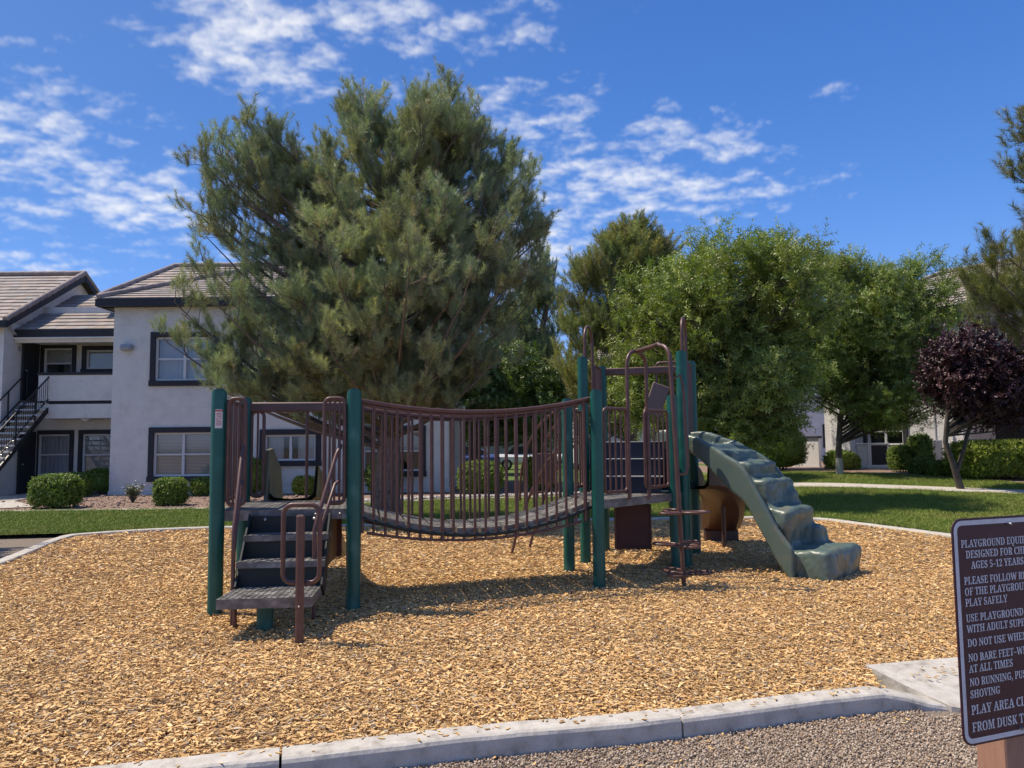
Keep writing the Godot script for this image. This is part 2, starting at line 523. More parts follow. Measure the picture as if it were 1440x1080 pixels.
# closed or open rounded frame in the vertical plane through p and q
func rounded_frame(p: Vector3, q: Vector3, y0: float, y1: float, r0: float, r1: float, closed := true) -> Array:
	var ax := Vector3(q.x - p.x, 0, q.z - p.z)
	var L := ax.length()
	ax /= L
	var o := Vector3(p.x, 0, p.z)
	var up := Vector3.UP
	var pts := []
	var at := func(s: float, y: float) -> Vector3: return o + ax * s + up * y
	if closed:
		pts.append(at.call(L * 0.5, y0))
		arc(pts, at.call(r0, y0 + r0), ax, up, r0, -PI / 2, -PI, 5)
	else:
		pts.append(at.call(0, y0))
	arc(pts, at.call(r1, y1 - r1), ax, up, r1, PI, PI / 2, 6)
	arc(pts, at.call(L - r1, y1 - r1), ax, up, r1, PI / 2, 0, 6)
	if closed:
		arc(pts, at.call(L - r0, y0 + r0), ax, up, r0, 0, -PI / 2, 5)
		pts.append(at.call(L * 0.5, y0))
	else:
		pts.append(at.call(L, y0))
	return pts

func guardrail(parent: Node3D, p: Vector3, q: Vector3, y0: float, y1: float, bars: int, rf := 0.018, rb := 0.0105) -> Node3D:
	var f := MB.new()
	f.tube(rounded_frame(p, q, y0, y1, 0.05, 0.05), rf, 8, false)
	var g := part("guardrail", f, M.brown, parent)
	for i in bars:
		var t := float(i + 1) / (bars + 1)
		var x := Vector3(lerpf(p.x, q.x, t), 0, lerpf(p.z, q.z, t))
		var b := MB.new()
		b.tube([x + Vector3.UP * (y0), x + Vector3.UP * (y1)], rb, 7, false)
		part("bar", b, M.brown, g)
	return g

func post(parent: Node3D, x: float, d: float, h: float, r := 0.064) -> void:
	var mb := MB.new()
	var pts := []
	var rad := []
	for e in [[-0.02, 1.0], [0.5, 1.0], [h - 0.055, 1.0], [h - 0.035, 0.97], [h - 0.017, 0.86], [h - 0.006, 0.62], [h, 0.25]]:
		pts.append(V(x, e[0], d))
		rad.append(r * e[1])
	mb.tube(pts, rad, 20)
	var po := part("post", mb, M.green, parent)
	var cap := MB.new()
	cap.tube([V(x, h - 0.175, d), V(x, h - 0.17, d)], r + 0.0015, 20, false)
	part("cap_seam", cap, M.green, po)

func bolt(mb: MB, p: Vector3, n: Vector3, r := 0.013) -> void:
	mb.tube([p, p + n * 0.006, p + n * 0.010], [r, r * 0.9, r * 0.4], 8)

func surface_nets(sdf: Callable, lo: Vector3, hi: Vector3, cell: float) -> MB:
	var nx := int((hi.x - lo.x) / cell) + 1
	var ny := int((hi.y - lo.y) / cell) + 1
	var nz := int((hi.z - lo.z) / cell) + 1
	var val := PackedFloat32Array()
	val.resize(nx * ny * nz)
	for z in nz:
		for y in ny:
			for x in nx:
				val[(z * ny + y) * nx + x] = sdf.call(lo + Vector3(x, y, z) * cell)
	var at := {}
	var corners := [Vector3i(0, 0, 0), Vector3i(1, 0, 0), Vector3i(0, 1, 0), Vector3i(1, 1, 0), Vector3i(0, 0, 1), Vector3i(1, 0, 1), Vector3i(0, 1, 1), Vector3i(1, 1, 1)]
	var edges := [[0, 1], [2, 3], [4, 5], [6, 7], [0, 2], [1, 3], [4, 6], [5, 7], [0, 4], [1, 5], [2, 6], [3, 7]]
	for z in nz - 1:
		for y in ny - 1:
			for x in nx - 1:
				var s := PackedFloat32Array()
				var neg := 0
				for k in 8:
					var c: Vector3i = corners[k]
					var f := val[((z + c.z) * ny + y + c.y) * nx + x + c.x]
					s.append(f)
					if f < 0.0: neg += 1
				if neg == 0 or neg == 8: continue
				var sum := Vector3.ZERO
				var cnt := 0
				for e in edges:
					var fa := s[e[0]]
					var fb := s[e[1]]
					if (fa < 0.0) != (fb < 0.0):
						sum += Vector3(corners[e[0]]).lerp(Vector3(corners[e[1]]), fa / (fa - fb))
						cnt += 1
				at[(z * ny + y) * nx + x] = lo + (Vector3(x, y, z) + sum / cnt) * cell
	var nrm := {}
	for k in at:
		var p: Vector3 = at[k]
		var e := cell * 0.6
		nrm[k] = Vector3(sdf.call(p + Vector3(e, 0, 0)) - sdf.call(p - Vector3(e, 0, 0)), sdf.call(p + Vector3(0, e, 0)) - sdf.call(p - Vector3(0, e, 0)), sdf.call(p + Vector3(0, 0, e)) - sdf.call(p - Vector3(0, 0, e))).normalized()
	var mb := MB.new()
	var step := [1, nx, nx * ny]
	for z in range(1, nz - 1):
		for y in range(1, ny - 1):
			for x in range(1, nx - 1):
				var i := (z * ny + y) * nx + x
				for ax in 3:
					if (val[i] < 0.0) == (val[i + step[ax]] < 0.0): continue
					var u: int = step[(ax + 1) % 3]
					var w: int = step[(ax + 2) % 3]
					var q := [i, i - u, i - u - w, i - w]
					if not (at.has(q[0]) and at.has(q[1]) and at.has(q[2]) and at.has(q[3])): continue
					mb.tri(at[q[0]], at[q[1]], at[q[2]], nrm[q[0]], nrm[q[1]], nrm[q[2]])
					mb.tri(at[q[0]], at[q[2]], at[q[3]], nrm[q[0]], nrm[q[2]], nrm[q[3]])
	return mb

func sd_box(p: Vector3, c: Vector3, h: Vector3, r: float) -> float:
	var q := (p - c).abs() - h + Vector3(r, r, r)
	return Vector3(maxf(q.x, 0), maxf(q.y, 0), maxf(q.z, 0)).length() + minf(maxf(q.x, maxf(q.y, q.z)), 0.0) - r

func smin(a: float, b: float, k: float) -> float:
	var h := maxf(k - absf(a - b), 0.0) / k
	return minf(a, b) - h * h * k * 0.25

func make_climber(S: Node3D) -> void:
	# local frame: u runs from the tower down to the foot, y up, w across (+w away from the camera)
	var o := V(2.08, 0, 9.72)
	var u := Vector3(1.28, 0, 1.22).normalized()
	var w := Vector3(u.z, 0, -u.x)
	# [along, top, half width, sideways, half length, body height]
	var steps := [[0.10, 1.46, 0.30, 0.0, 0.20, 0.4], [0.45, 1.42, 0.31, 0.03, 0.18, 0.45], [0.74, 1.35, 0.32, 0.03, 0.17, 0.5], [0.97, 1.22, 0.33, 0.03, 0.17, 0.55], [1.16, 1.03, 0.35, 0.03, 0.17, 0.6], [1.37, 0.72, 0.38, 0.02, 0.20, 0.7], [1.70, 0.30, 0.43, 0.02, 0.33, 0.45], [1.57, 0.50, 0.13, 0.28, 0.12, 0.5], [1.27, 0.88, 0.12, 0.26, 0.11, 0.5]]
	var edge := Curve.new()
	edge.min_value = 0.0
	edge.max_value = 2.0
	edge.min_domain = -0.2
	edge.max_domain = 2.2
	for e in [[-0.2, 1.60], [0.5, 1.50], [1.08, 1.16], [1.3, 0.83], [1.5, 0.50], [1.75, 0.26], [2.2, 0.16]]:
		edge.add_point(Vector2(e[0], e[1]), 0, 0)
	for k in range(1, edge.point_count - 1):
		var sl := (edge.get_point_position(k + 1).y - edge.get_point_position(k - 1).y) / (edge.get_point_position(k + 1).x - edge.get_point_position(k - 1).x)
		edge.set_point_left_tangent(k, sl)
		edge.set_point_right_tangent(k, sl)
	edge.bake()
	var noise := FastNoiseLite.new()
	noise.seed = 3
	noise.frequency = 1.1
	var sdf := func(p: Vector3) -> float:
		var r := p - o
		var lx := r.dot(u)
		var lw := r.dot(w)
		var q := Vector3(lx, p.y, lw)
		q += Vector3(noise.get_noise_2d(p.y * 1.5, lw * 2.0), noise.get_noise_2d(lx * 2.0, lw * 2.0) * 0.7, noise.get_noise_2d(lx * 1.3, p.y * 1.3 + 7.0)) * 0.05
		var d := 9.0
		for s in steps:
			var b := sd_box(q, Vector3(s[0], s[1] - s[5] * 0.5, s[3]), Vector3(s[4], s[5] * 0.5, s[2]), 0.06)
			d = smin(d, b, 0.05)
		# moulded sidewalls, lower on the camera side
		var line := edge.sample_baked(clampf(lx, -0.2, 2.2))
		var tk := lerpf(0.22, 0.41, ss(0.3, 1.0, lx))
		for side in [-1.0, 1.0]:
			var ww := lerpf(0.33, 0.47, clampf(lx / 1.7, 0, 1))
			var ea := (absf(q.y - line + tk * 0.5) - tk * 0.5) * 0.62 + 0.028
			var eb := maxf(absf(lw - side * ww) - 0.038, maxf(-0.08 - lx, lx - 1.66)) + 0.028
			var e := Vector2(maxf(ea, 0), maxf(eb, 0)).length() + minf(maxf(ea, eb), 0.0) - 0.028
			d = smin(d, e, 0.05)
		# hollow underside: everything well below the slope line is cut away, but the foot
		var under := line - tk
		if lx < 1.75:
			d = -smin(-d, -(under - p.y) * 0.6, 0.03)
		return maxf(d, -p.y - 0.03)
	var lo := o + u * 0.9 - Vector3(1.6, 0.06, 1.6)
	lo.y = -0.08
	var mb := surface_nets(sdf, lo, lo + Vector3(3.2, 1.72, 3.2), 0.031)
	var c := part("step_climber", mb, M.climb, S, "grey-green moulded plastic boulder step climber with scuffed risers")
	var fl := MB.new()
	for k in 4:
		var s: float = [0.15, 0.45, 0.75, 1.1][k]
		bolt(fl, o + u * s + Vector3.UP * (edge.sample_baked(s) - 0.13) - w * lerpf(0.372, 0.47, s / 1.7), -w, 0.016)
	part("bolt", fl, M.bolt, c)

func chute(mb: MB, path: Array, half: Array, wall: Array, thick := 0.03) -> void:
	# U-shaped channel along a path of [Vector3]
	var rings := []
	for i in path.size():
		var t: Vector3 = (path[mini(i + 1, path.size() - 1)] - path[maxi(i - 1, 0)]).normalized()
		var x := Vector3.UP.cross(t).normalized()
		var up := t.cross(x).normalized()
		var h: float = half[i]
		var wl: float = wall[i]
		var ring := []
		for e in [[-h - thick, wl], [-h, wl], [-h + 0.015, 0.06], [-h + 0.07, 0.012], [0.0, 0.0], [h - 0.07, 0.012], [h - 0.015, 0.06], [h, wl], [h + thick, wl], [h + thick - 0.01, 0.02], [h - 0.06, -thick], [0, -thick - 0.01], [-h + 0.06, -thick], [-h - thick + 0.01, 0.02]]:
			ring.append(path[i] + x * e[0] + up * e[1])
		rings.append(ring)
	for i in path.size() - 1:
		var n: int = rings[i].size()
		var mid: Vector3 = (path[i] + path[i + 1]) * 0.5
		for k in n:
			var k2 := (k + 1) % n
			var a: Vector3 = rings[i][k]
			var b: Vector3 = rings[i][k2]
			var c: Vector3 = rings[i + 1][k2]
			var d: Vector3 = rings[i + 1][k]
			mb.flat(a, b, c)
			mb.flat(a, c, d)

func bez(a: Vector3, b: Vector3, c: Vector3, d: Vector3, n: int) -> Array:
	var out := []
	for i in n + 1:
		out.append(a.bezier_interpolate(b, c, d, float(i) / n))
	return out

func make_playground() -> void:
	var S := thing("play_structure", "green posted playground structure with brown rails, arched bridge and plastic climber on wood chips", "playground", V(0, 0, 8.0))
	var P1 := V(-2.59, 0, 6.79)
	var P2 := V(-1.42, 0, 6.91)
	var P3 := V(-2.76, 0, 7.95)
	var P4 := V(-1.64, 0, 8.05)
	var T1 := V(0.86, 0, 7.88)
	var T2 := V(0.63, 0, 8.86)
	var T3 := V(0.87, 0, 9.43)
	var T4 := V(1.86, 0, 8.94)
	var T5 := V(2.01, 0, 9.08)
	var T6 := V(2.39, 0, 10.22)
	var T7 := V(1.24, 0, 10.57)
	var up := Vector3.UP
	for e in [[P1, 1.95], [P2, 1.95], [P3, 1.95], [P4, 1.95], [T1, 1.99], [T2, 1.96], [T3, 2.51], [T4, 2.0], [T5, 2.53], [T6, 2.53], [T7, 2.51]]:
		post(S, e[0].x, -e[0].z, e[1])
	# age label on the first post
	var lab := MB.new()
	var ln := MB.new()
	for i in 7:
		var a0 := deg_to_rad(-28 + i * 8.0) + 0.36
		var a1 := deg_to_rad(-20 + i * 8.0) + 0.36
		var r := 0.0655
		var c0 := P1 + Vector3(sin(a0) * r, 0, cos(a0) * r)
		var c1 := P1 + Vector3(sin(a1) * r, 0, cos(a1) * r)
		lab.quad(c0 + up * 1.60, c1 + up * 1.60, c1 + up * 1.765, c0 + up * 1.765, Vector3(sin(a0), 0, cos(a0)))
		var r2 := 0.0660
		c0 = P1 + Vector3(sin(a0) * r2, 0, cos(a0) * r2)
		c1 = P1 + Vector3(sin(a1) * r2, 0, cos(a1) * r2)
		ln.quad(c0 + up * 1.745, c1 + up * 1.745, c1 + up * 1.76, c0 + up * 1.76, Vector3(sin(a0), 0, cos(a0)))
		if i > 0 and i < 6:
			for k in 8:
				if (i * 7 + k * 3) % 11 == 0: continue
				var y := 1.625 + k * 0.0145
				ln.quad(c0 + up * y, c1 + up * y, c1 + up * (y + 0.0065), c0 + up * (y + 0.0065), Vector3(sin(a0), 0, cos(a0)))
	var lo := part("label", lab, mat(lin(0.62, 0.60, 0.58), 0.5), S, "white sticker with rows of small red print")
	part("print", ln, mat(lin(0.42, 0.10, 0.09), 0.5), lo)

	# ------------- left platform
	var dk := 0.88
	var d1 := MB.new()
	grate(d1, P1 + up * dk, P2 + up * dk, P4 + up * dk, P3 + up * dk, 22, 22, 0.09, 0.64)
	var deck := part("deck", d1, M.deck, S, "dark perforated platform deck with worn pale top")
	var bl := MB.new()
	for t in [0.25, 0.48, 0.72, 0.9]:
		bolt(bl, P1.lerp(P2, t) + up * (dk - 0.045) + Vector3(0.1, 0, 1).normalized() * 0.002, Vector3(0.1, 0, 1).normalized(), 0.014)
	part("bolt", bl, M.bolt, deck)
	# stairs: u along the front edge, f towards the camera
	var u := (P2 - P1).normalized()
	var f := Vector3(-u.z, 0, u.x)
	if f.z < 0: f = -f
	var stair := MB.new()
	var sx0 := 0.30
	var sx1 := 0.98
	var st := part("staircase", MB_box_strip(P1 + u * sx0, P1 + u * sx1, f), M.riser, S, "near-black stair stringer below the worn treads")
	var hs := [0.30, 0.50, 0.69, 0.88]
	var fs := [0.46, 0.24, 0.04]
	for i in 3:
		var r := MB.new()
		var y0: float = hs[i] - 0.02
		var y1: float = hs[i + 1]
		var fo: float = fs[i]
		var a := P1 + u * (sx0 + 0.0) + f * fo
		var b := P1 + u * sx1 + f * fo
		var c := (a + b) * 0.5 + up * (y0 + y1 - 0.05) * 0.5
		r.box(c, Vector3((b - a).length(), y1 - y0 - 0.05, 0.02), Basis(u, up, f))
		part("riser", r, M.riser, st)
		if i < 2:
			var tr := MB.new()
			var q0 := P1 + u * (sx0 - 0.01) + up * y1
			var q1 := P1 + u * (sx1 + 0.01) + up * y1
			var fb: float = fs[i + 1] - 0.02
			grate(tr, q0 + f * (fo + 0.03), q1 + f * (fo + 0.03), q1 + f * fb, q0 + f * fb, 14, 4, 0.05, 0.5)
			part("tread", tr, M.deck, st)
	var rb := MB.new()
	for t in [0.18, 0.80]:
		bolt(rb, P1 + u * lerpf(sx0, sx1, t) + f * (fs[2] + 0.011) + up * 0.80, f, 0.018)
	part("bolt", rb, M.bolt, st)
	# landing at the foot of the stairs
	var l0 := P1 + u * 0.27 + up * 0.30
	var l1 := P1 + u * 0.97 + up * 0.30
	var ld := MB.new()
	grate(ld, l0 + f * 0.98 + u * 0.0, l1 + f * 0.98, l1 + f * 0.44, l0 + f * 0.44 + u * 0.03, 15, 9, 0.075, 0.46, true)
	var landing := part("landing", ld, M.deck, S, "slotted dark landing plate at the stair foot")
	var lp := MB.new()
	var lpx := P1 + u * 0.56 + f * 0.66
	lp.tube([lpx - up * 0.02, lpx + up * 0.23], 0.064, 20)
	part("post", lp, M.green, S)
	var lleg := MB.new()
	var lc := P1 + u * 0.30 + f * 0.54
	lleg.tube([lc - up * 0.02, lc + up * 0.23], 0.018, 8)
	part("leg", lleg, M.brown, landing)
	# tall brown rail post with its rounded loop
	var lp2 := V(-1.57, 0, 5.74)
	var tall := MB.new()
	tall.box(lp2 + up * 0.455, Vector3(0.062, 0.95, 0.062), Basis(up, 0.25), 0.012)
	var rp := part("rail_post", tall, M.brown, S, "square brown rail post carrying a rounded tube loop")
	var lb := MB.new()
	bolt(lb, lp2 + Vector3(0.005, 0.27, 0.034), Vector3(0.2, 0, 1).normalized(), 0.010)
	part("bolt", lb, M.bolt, rp)
	var lq := lp2 + Vector3(-0.135, 0, -0.03)
	var lr := lp2 + Vector3(0.135, 0, -0.03)
	var loop := MB.new()
	loop.tube(rounded_frame(lq, lr, 0.43, 1.0, 0.07, 0.07), 0.018, 9, false)
	part("loop", loop, M.brown, rp)
	# stair handrails
	for side in [0, 1]:
		var hb := MB.new()
		var sx: float = [0.225, 1.06][side]
		var bx := P1 + u * sx
		var foot: Vector3 = [V(-2.27, 0, 6.32), V(-1.66, 0, 6.50)][side]
		var pts := [foot - up * 0.02, foot + up * 0.62, foot + up * 0.74]
		var top := bx + f * 0.06
		pts.append_array([foot.lerp(top, 0.12) + up * 0.84, foot.lerp(top, 0.85) + up * 1.36, top + up * 1.42, bx + f * 0.02 + up * 1.44])
		hb.tube(pts, 0.018, 9)
		var hr := part("handrail", hb, M.brown, S)
		var lower := MB.new()
		lower.tube([foot + up * 0.55, foot.lerp(top, 0.3) + up * 0.78, foot.lerp(top, 0.8) + up * 1.10, top + up * 1.13], 0.016, 8)
		part("lower_rail", lower, M.brown, hr)
	# front barriers either side of the stairs
	guardrail(S, P1 + u * 0.09 + f * 0.02, P1 + u * 0.235 + f * 0.02, 0.93, 1.86, 2)
	guardrail(S, P1 + u * 0.92 + f * 0.02, P2 - u * 0.08 + f * 0.02, 0.93, 1.86, 3)
	# side barrier: upright boards and bars, seen nearly edge-on
	var side_rail := guardrail(S, P1.lerp(P3, 0.07), P1.lerp(P3, 0.93), 0.95, 1.86, 8)
	var bd := MB.new()
	bd.beam(P1.lerp(P3, 0.07) + up * 1.40, P1.lerp(P3, 0.36) + up * 1.40, 0.02, 0.86, up, 0.006)
	part("board", bd, M.brown, side_rail)
	# back: top beam with a centre bar, slide behind
	var beam := MB.new()
	beam.beam(P3 + up * 1.845, P4 + up * 1.845, 0.06, 0.10, up, 0.012)
	var bk := part("top_beam", beam, M.brown, S)
	var cb := MB.new()
	cb.tube([P3.lerp(P4, 0.56) + up * 1.80, P3.lerp(P4, 0.56) + up * 0.9], 0.016, 8)
	part("bar", cb, M.brown, bk)
	guardrail(S, P3.lerp(P4, 0.06), P3.lerp(P4, 0.17), 0.93, 1.8, 1)
	guardrail(S, P3.lerp(P4, 0.80), P3.lerp(P4, 0.95), 0.93, 1.8, 2)
	var sl := MB.new()
	var m0 := P3.lerp(P4, 0.42) + up * 0.90
	var back := Vector3(0.02, 0, -1).normalized()
	chute(sl, bez(m0, m0 + back * 0.35, m0 + back * 0.75 + up * -0.55, m0 + back * 1.35 + up * -0.78, 10), [0.24, 0.24, 0.24, 0.24, 0.24, 0.24, 0.24, 0.24, 0.24, 0.24, 0.24], [0.34, 0.30, 0.24, 0.18, 0.16, 0.16, 0.16, 0.16, 0.16, 0.14, 0.12])
	var so := part("slide", sl, M.olive, S, "olive-tan straight slide behind the stair platform")
	var fin := MB.new()
	var fp := m0 - Vector3(0.255, 0, 0)
	var fpoly := [fp + up * -0.02 + back * -0.02, fp + up * 0.50 + back * 0.02, fp + up * 0.52 + back * 0.14, fp + up * 0.30 + back * 0.42, fp + up * -0.10 + back * 0.50]
	for k in range(1, fpoly.size() - 1):
		for s in [-0.02, 0.02]:
			fin.flat(fpoly[0] + Vector3(s, 0, 0), fpoly[k] + Vector3(s, 0, 0), fpoly[k + 1] + Vector3(s, 0, 0))
	for k in fpoly.size():
		var k2 := (k + 1) % fpoly.size()
		fin.flat(fpoly[k] - Vector3(0.02, 0, 0), fpoly[k2] - Vector3(0.02, 0, 0), fpoly[k2] + Vector3(0.02, 0, 0))
		fin.flat(fpoly[k] - Vector3(0.02, 0, 0), fpoly[k2] + Vector3(0.02, 0, 0), fpoly[k] + Vector3(0.02, 0, 0))
	part("side_fin", fin, M.olive, so)
	# maroon panel below the deck
	var up1 := MB.new()
	up1.box(V(-1.72, 0.55, 7.35), Vector3(0.03, 0.40, 0.62), Basis(up, 0.1), 0.012)
	up1.box(V(-1.90, 0.55, 7.70), Vector3(0.40, 0.40, 0.03), Basis(up, 0.1), 0.012)
	part("under_deck_panel", up1, M.maroon, S, "maroon plastic panel under the platform")

	# ------------- bridge
	var na := V(-1.43, 0, 6.96)
	var nb := V(0.80, 0, 7.92)
	var fa := V(-1.63, 0, 7.97)
	var fb := V(0.60, 0, 8.80)
	var sag := func(t: float, a: float, b: float, s: float) -> float: return lerpf(a, b, t) - s * 4.0 * t * (1.0 - t)
	var br := MB.new()
	# two sagging side stringers carry the planks
	for e in [[na, nb], [fa, fb]]:
		var pts := []
		for i in 17:
			var t := i / 16.0
			pts.append(e[0].lerp(e[1], t) + up * (sag.call(t, 0.815, 0.795, 0.225)))
		br.tube(pts, 0.020, 8)
	var bridge := part("bridge", br, M.riser, S, "sagging arch bridge of perforated planks between brown barred rails")
	var np := 10
	for i in np:
		var t0 := (i + 0.06) / np
		var t1 := (i + 0.94) / np
		var pk := MB.new()
		var in0 := 0.03
		var a = na.lerp(nb, t0).lerp(fa.lerp(fb, t0), in0) + up * sag.call(t0, 0.875, 0.855, 0.225)
		var b = na.lerp(nb, t1).lerp(fa.lerp(fb, t1), in0) + up * sag.call(t1, 0.875, 0.855, 0.225)
		var c = na.lerp(nb, t1).lerp(fa.lerp(fb, t1), 1.0 - in0) + up * sag.call(t1, 0.875, 0.855, 0.225)
		var d = na.lerp(nb, t0).lerp(fa.lerp(fb, t0), 1.0 - in0) + up * sag.call(t0, 0.875, 0.855, 0.225)
		grate(pk, a, b, c, d, 4, 11, 0.045, 0.62, true)
		part("plank", pk, M.deck, bridge)
	for e in [[na, nb, 1.855, 1.90, 0.68, 0.68], [fa, fb, 1.84, 1.88, 0.68, 0.68]]:
		var top := []
		var strip := []
		var bot := []
		var ns := 20
		for i in ns + 1:
			var t := float(i) / ns
			var q: Vector3 = e[0].lerp(e[1], t)
			top.append(q + up * sag.call(t, e[2], e[3], 0.125))
			strip.append(q + up * (sag.call(t, e[2], e[3], 0.125) - 0.032))
			if t >= 0.03 and t <= 0.97:
				bot.append(q + up * sag.call(t, e[4], e[5], 0.145))
		var hm := MB.new()
		hm.tube(top, 0.021, 9)
		part("handrail", hm, M.brown, bridge)
		var sm := MB.new()
		sm.tube(strip, 0.013, 6)
		part("rail_strip", sm, M.brown, bridge)
		var bm := MB.new()
		bm.tube(bot, 0.013, 7)
		part("bottom_rail", bm, M.brown, bridge)
		var nbars := 22
		for i in nbars:
			var t := lerpf(0.03, 0.97, float(i) / (nbars - 1))
			var q: Vector3 = e[0].lerp(e[1], t)
			var b := MB.new()
			var thick := i == 0 or i == 7 or i == 14 or i == nbars - 1
			b.tube([q + up * (sag.call(t, e[4], e[5], 0.145) - 0.01), q + up * (sag.call(t, e[2], e[3], 0.125) - 0.02)], 0.0195 if thick else 0.0135, 8)
			part("bar", b, M.brown, bridge)

	# ------------- tower: lower deck
	var ld2 := 0.86
	var g1 := MB.new()
	grate(g1, T1 + up * ld2, T4 + up * ld2, T5 + up * ld2, T2 + up * ld2, 22, 18, 0.09, 0.64)
	grate(g1, T2 + up * (ld2 - 0.001), T5 + up * (ld2 - 0.001), T5.lerp(T6, 0.02) + up * (ld2 - 0.001), T3 + up * (ld2 - 0.001), 20, 8, 0.09, 0.64)
	var tdeck := part("deck", g1, M.deck, S, "dark perforated lower deck of the tower")
	var bl2 := MB.new()
	var fn := Vector3(-(T4 - T1).z, 0, (T4 - T1).x).normalized()
	if fn.z < 0: fn = -fn
	for t in [0.30, 0.64]:
		bolt(bl2, T1.lerp(T4, t) + up * (ld2 - 0.045), fn, 0.016)
	part("bolt", bl2, M.bolt, tdeck)
	# steps from the lower to the upper deck (navy risers with pale nosings)
	var ud := 1.46
	var e3 := (T5 - T3).normalized()
	var f3 := Vector3(-e3.z, 0, e3.x)
	if f3.z < 0: f3 = -f3
	var g2 := MB.new()
	grate(g2, T3 + up * ud, T5 + up * ud, T6 + up * ud, T7 + up * ud, 22, 22, 0.09, 0.64)
	part("deck", g2, M.deck, S, "dark perforated upper deck of the tower")
	var stp := MB.new()
	stp.box((T3 + T5) * 0.5 + up * 1.16 - f3 * 0.03, Vector3((T5 - T3).length() - 0.13, 0.56, 0.04), Basis(e3, up, -f3))
	var tst := part("inner_staircase", stp, M.navy, S, "navy risers with pale nosings between the tower decks")
	for i in 3:
		var rz := MB.new()
		var y0 := ld2 + 0.2 * i
		rz.box((T3 + T5) * 0.5 + f3 * (0.30 - 0.12 * i) + up * (y0 + 0.095), Vector3(0.72, 0.185, 0.03), Basis(e3, up, -f3), 0.004)
		part("riser", rz, M.navy, tst)
		var nz := MB.new()
		nz.box((T3 + T5) * 0.5 + f3 * (0.245 - 0.12 * i) + up * (y0 + 0.193), Vector3(0.76, 0.012, 0.16), Basis(e3, up, -f3), 0.003)
		part("nosing", nz, M.edge, tst)
	# front barriers of the tower with the entry arch
	guardrail(S, T1.lerp(T4, 0.085), T1.lerp(T4, 0.36), 0.93, 1.80, 3)
	guardrail(S, T1.lerp(T4, 0.60), T1.lerp(T4, 0.92), 0.95, 1.80, 4)
	var arch := MB.new()
	arch.tube(rounded_frame(T1.lerp(T4, 0.365) + fn * 0.02, T1.lerp(T4, 0.62) + fn * 0.02, 0.84, 2.44, 0.05, 0.165, false), 0.021, 10)
	var ar := part("entry_arch", arch, M.brown, S, "tall brown tube arch over the tower entry")
	# climbing pole joined to the arch, with foot loops
	var pb := V(1.70, 0, 7.83)
	var ptop := V(1.62, 2.42, 7.83)
	var at := T1.lerp(T4, 0.49) + fn * 0.02 + up * 2.44
	var pole := MB.new()
	var pp := [at, at.lerp(ptop, 0.55) + up * 0.03, ptop + (at - ptop).normalized() * 0.20 + up * 0.045]
	for i in 7:
		var a := PI / 2 * i / 6.0
		var hd := Vector3((at - ptop).x, 0, (at - ptop).z).normalized()
		pp.append(ptop - up * 0.14 + hd * (0.17 * (1.0 - sin(a))) + up * (0.17 * cos(a)))
	pp.append_array([pb.lerp(ptop, 0.6) + Vector3.ZERO, pb - up * 0.02])
	for k in pp.size():
		pp[k] = pp[k] + Vector3.ZERO
	pole.tube(pp, 0.0225, 10)
	var po := part("climbing_pole", pole, M.brown, S, "brown climbing pole with three loop steps")
	var grip := MB.new()
	var gp := pb.lerp(ptop, 0.5)
	grip.tube([pb.lerp(ptop, 0.86) + Vector3(0.0, 0, 0.0), pb.lerp(ptop, 0.87) + Vector3(0.09, 0.02, 0), pb.lerp(ptop, 0.83) + Vector3(0.115, 0, 0), pb.lerp(ptop, 0.50) + Vector3(0.115, 0, 0), pb.lerp(ptop, 0.465) + Vector3(0.09, 0, 0), pb.lerp(ptop, 0.46)], 0.014, 8)
	part("grip", grip, M.brown, po)
	for e in [[0.73, 0.3], [0.41, 1.3], [0.13, 2.2]]:
		var lm := MB.new()
		var c: Vector3 = pb.lerp(ptop, e[0] / 2.42)
		for k in 3:
			var a: float = e[1] + TAU * k / 3.0
			var dir := Vector3(cos(a), 0, sin(a))
			var sd := Vector3(-sin(a), 0, cos(a))
			var pts := []
			for j in 13:
				var q := TAU * j / 12.0
				pts.append(c + dir * (0.155 - 0.135 * cos(q)) + sd * 0.085 * sin(q) + up * (0.012 * sin(q * 0.5)))
			lm.tube(pts, 0.014, 7, false)
		part("step_loop", lm, M.brown, po)
	# upper deck: side arches, rear beam, barriers
	for e in [[T3, T7, 2.93], [T5, T6, 2.97]]:
		var h := MB.new()
		h.tube(rounded_frame(e[0].lerp(e[1], 0.12), e[0].lerp(e[1], 0.50), 1.46, e[2], 0.05, 0.20, false), 0.020, 9)
		part("side_arch", h, M.brown, S)
		guardrail(S, e[0].lerp(e[1], 0.54), e[0].lerp(e[1], 0.92), 1.52, 2.46, 4)
	guardrail(S, T2.lerp(T3, 0.12), T2.lerp(T3, 0.88), 0.93, 1.82, 4)
	guardrail(S, T7.lerp(T6, 0.62), T7.lerp(T6, 0.92), 1.50, 2.52, 4)
	var rbm := MB.new()
	rbm.beam(T7 + up * 2.42, T6 + up * 2.42, 0.06, 0.10, up, 0.012)
	part("top_beam", rbm, M.brown, S)
	# slanted brown play panel at the back of the upper deck
	var ppn := MB.new()
	var pc := T7.lerp(T6, 0.60) + up * 2.02
	ppn.box(pc + Vector3(0.0, 0, 0.10), Vector3(0.24, 0.42, 0.03), Basis(Vector3(0, 0, 1), -0.35), 0.012)
	part("play_panel", ppn, M.mauve, S, "small slanted brown panel at the upper deck")
	# maroon activity panel below the deck
	var mp := MB.new()
	mp.box(V(1.42, 0.45, 9.25), Vector3(0.44, 0.53, 0.03), Basis(up, -0.05), 0.012)
	var mpo := part("under_deck_panel", mp, M.maroon, S, "square maroon panel hanging under the tower deck")
	var mf := MB.new()
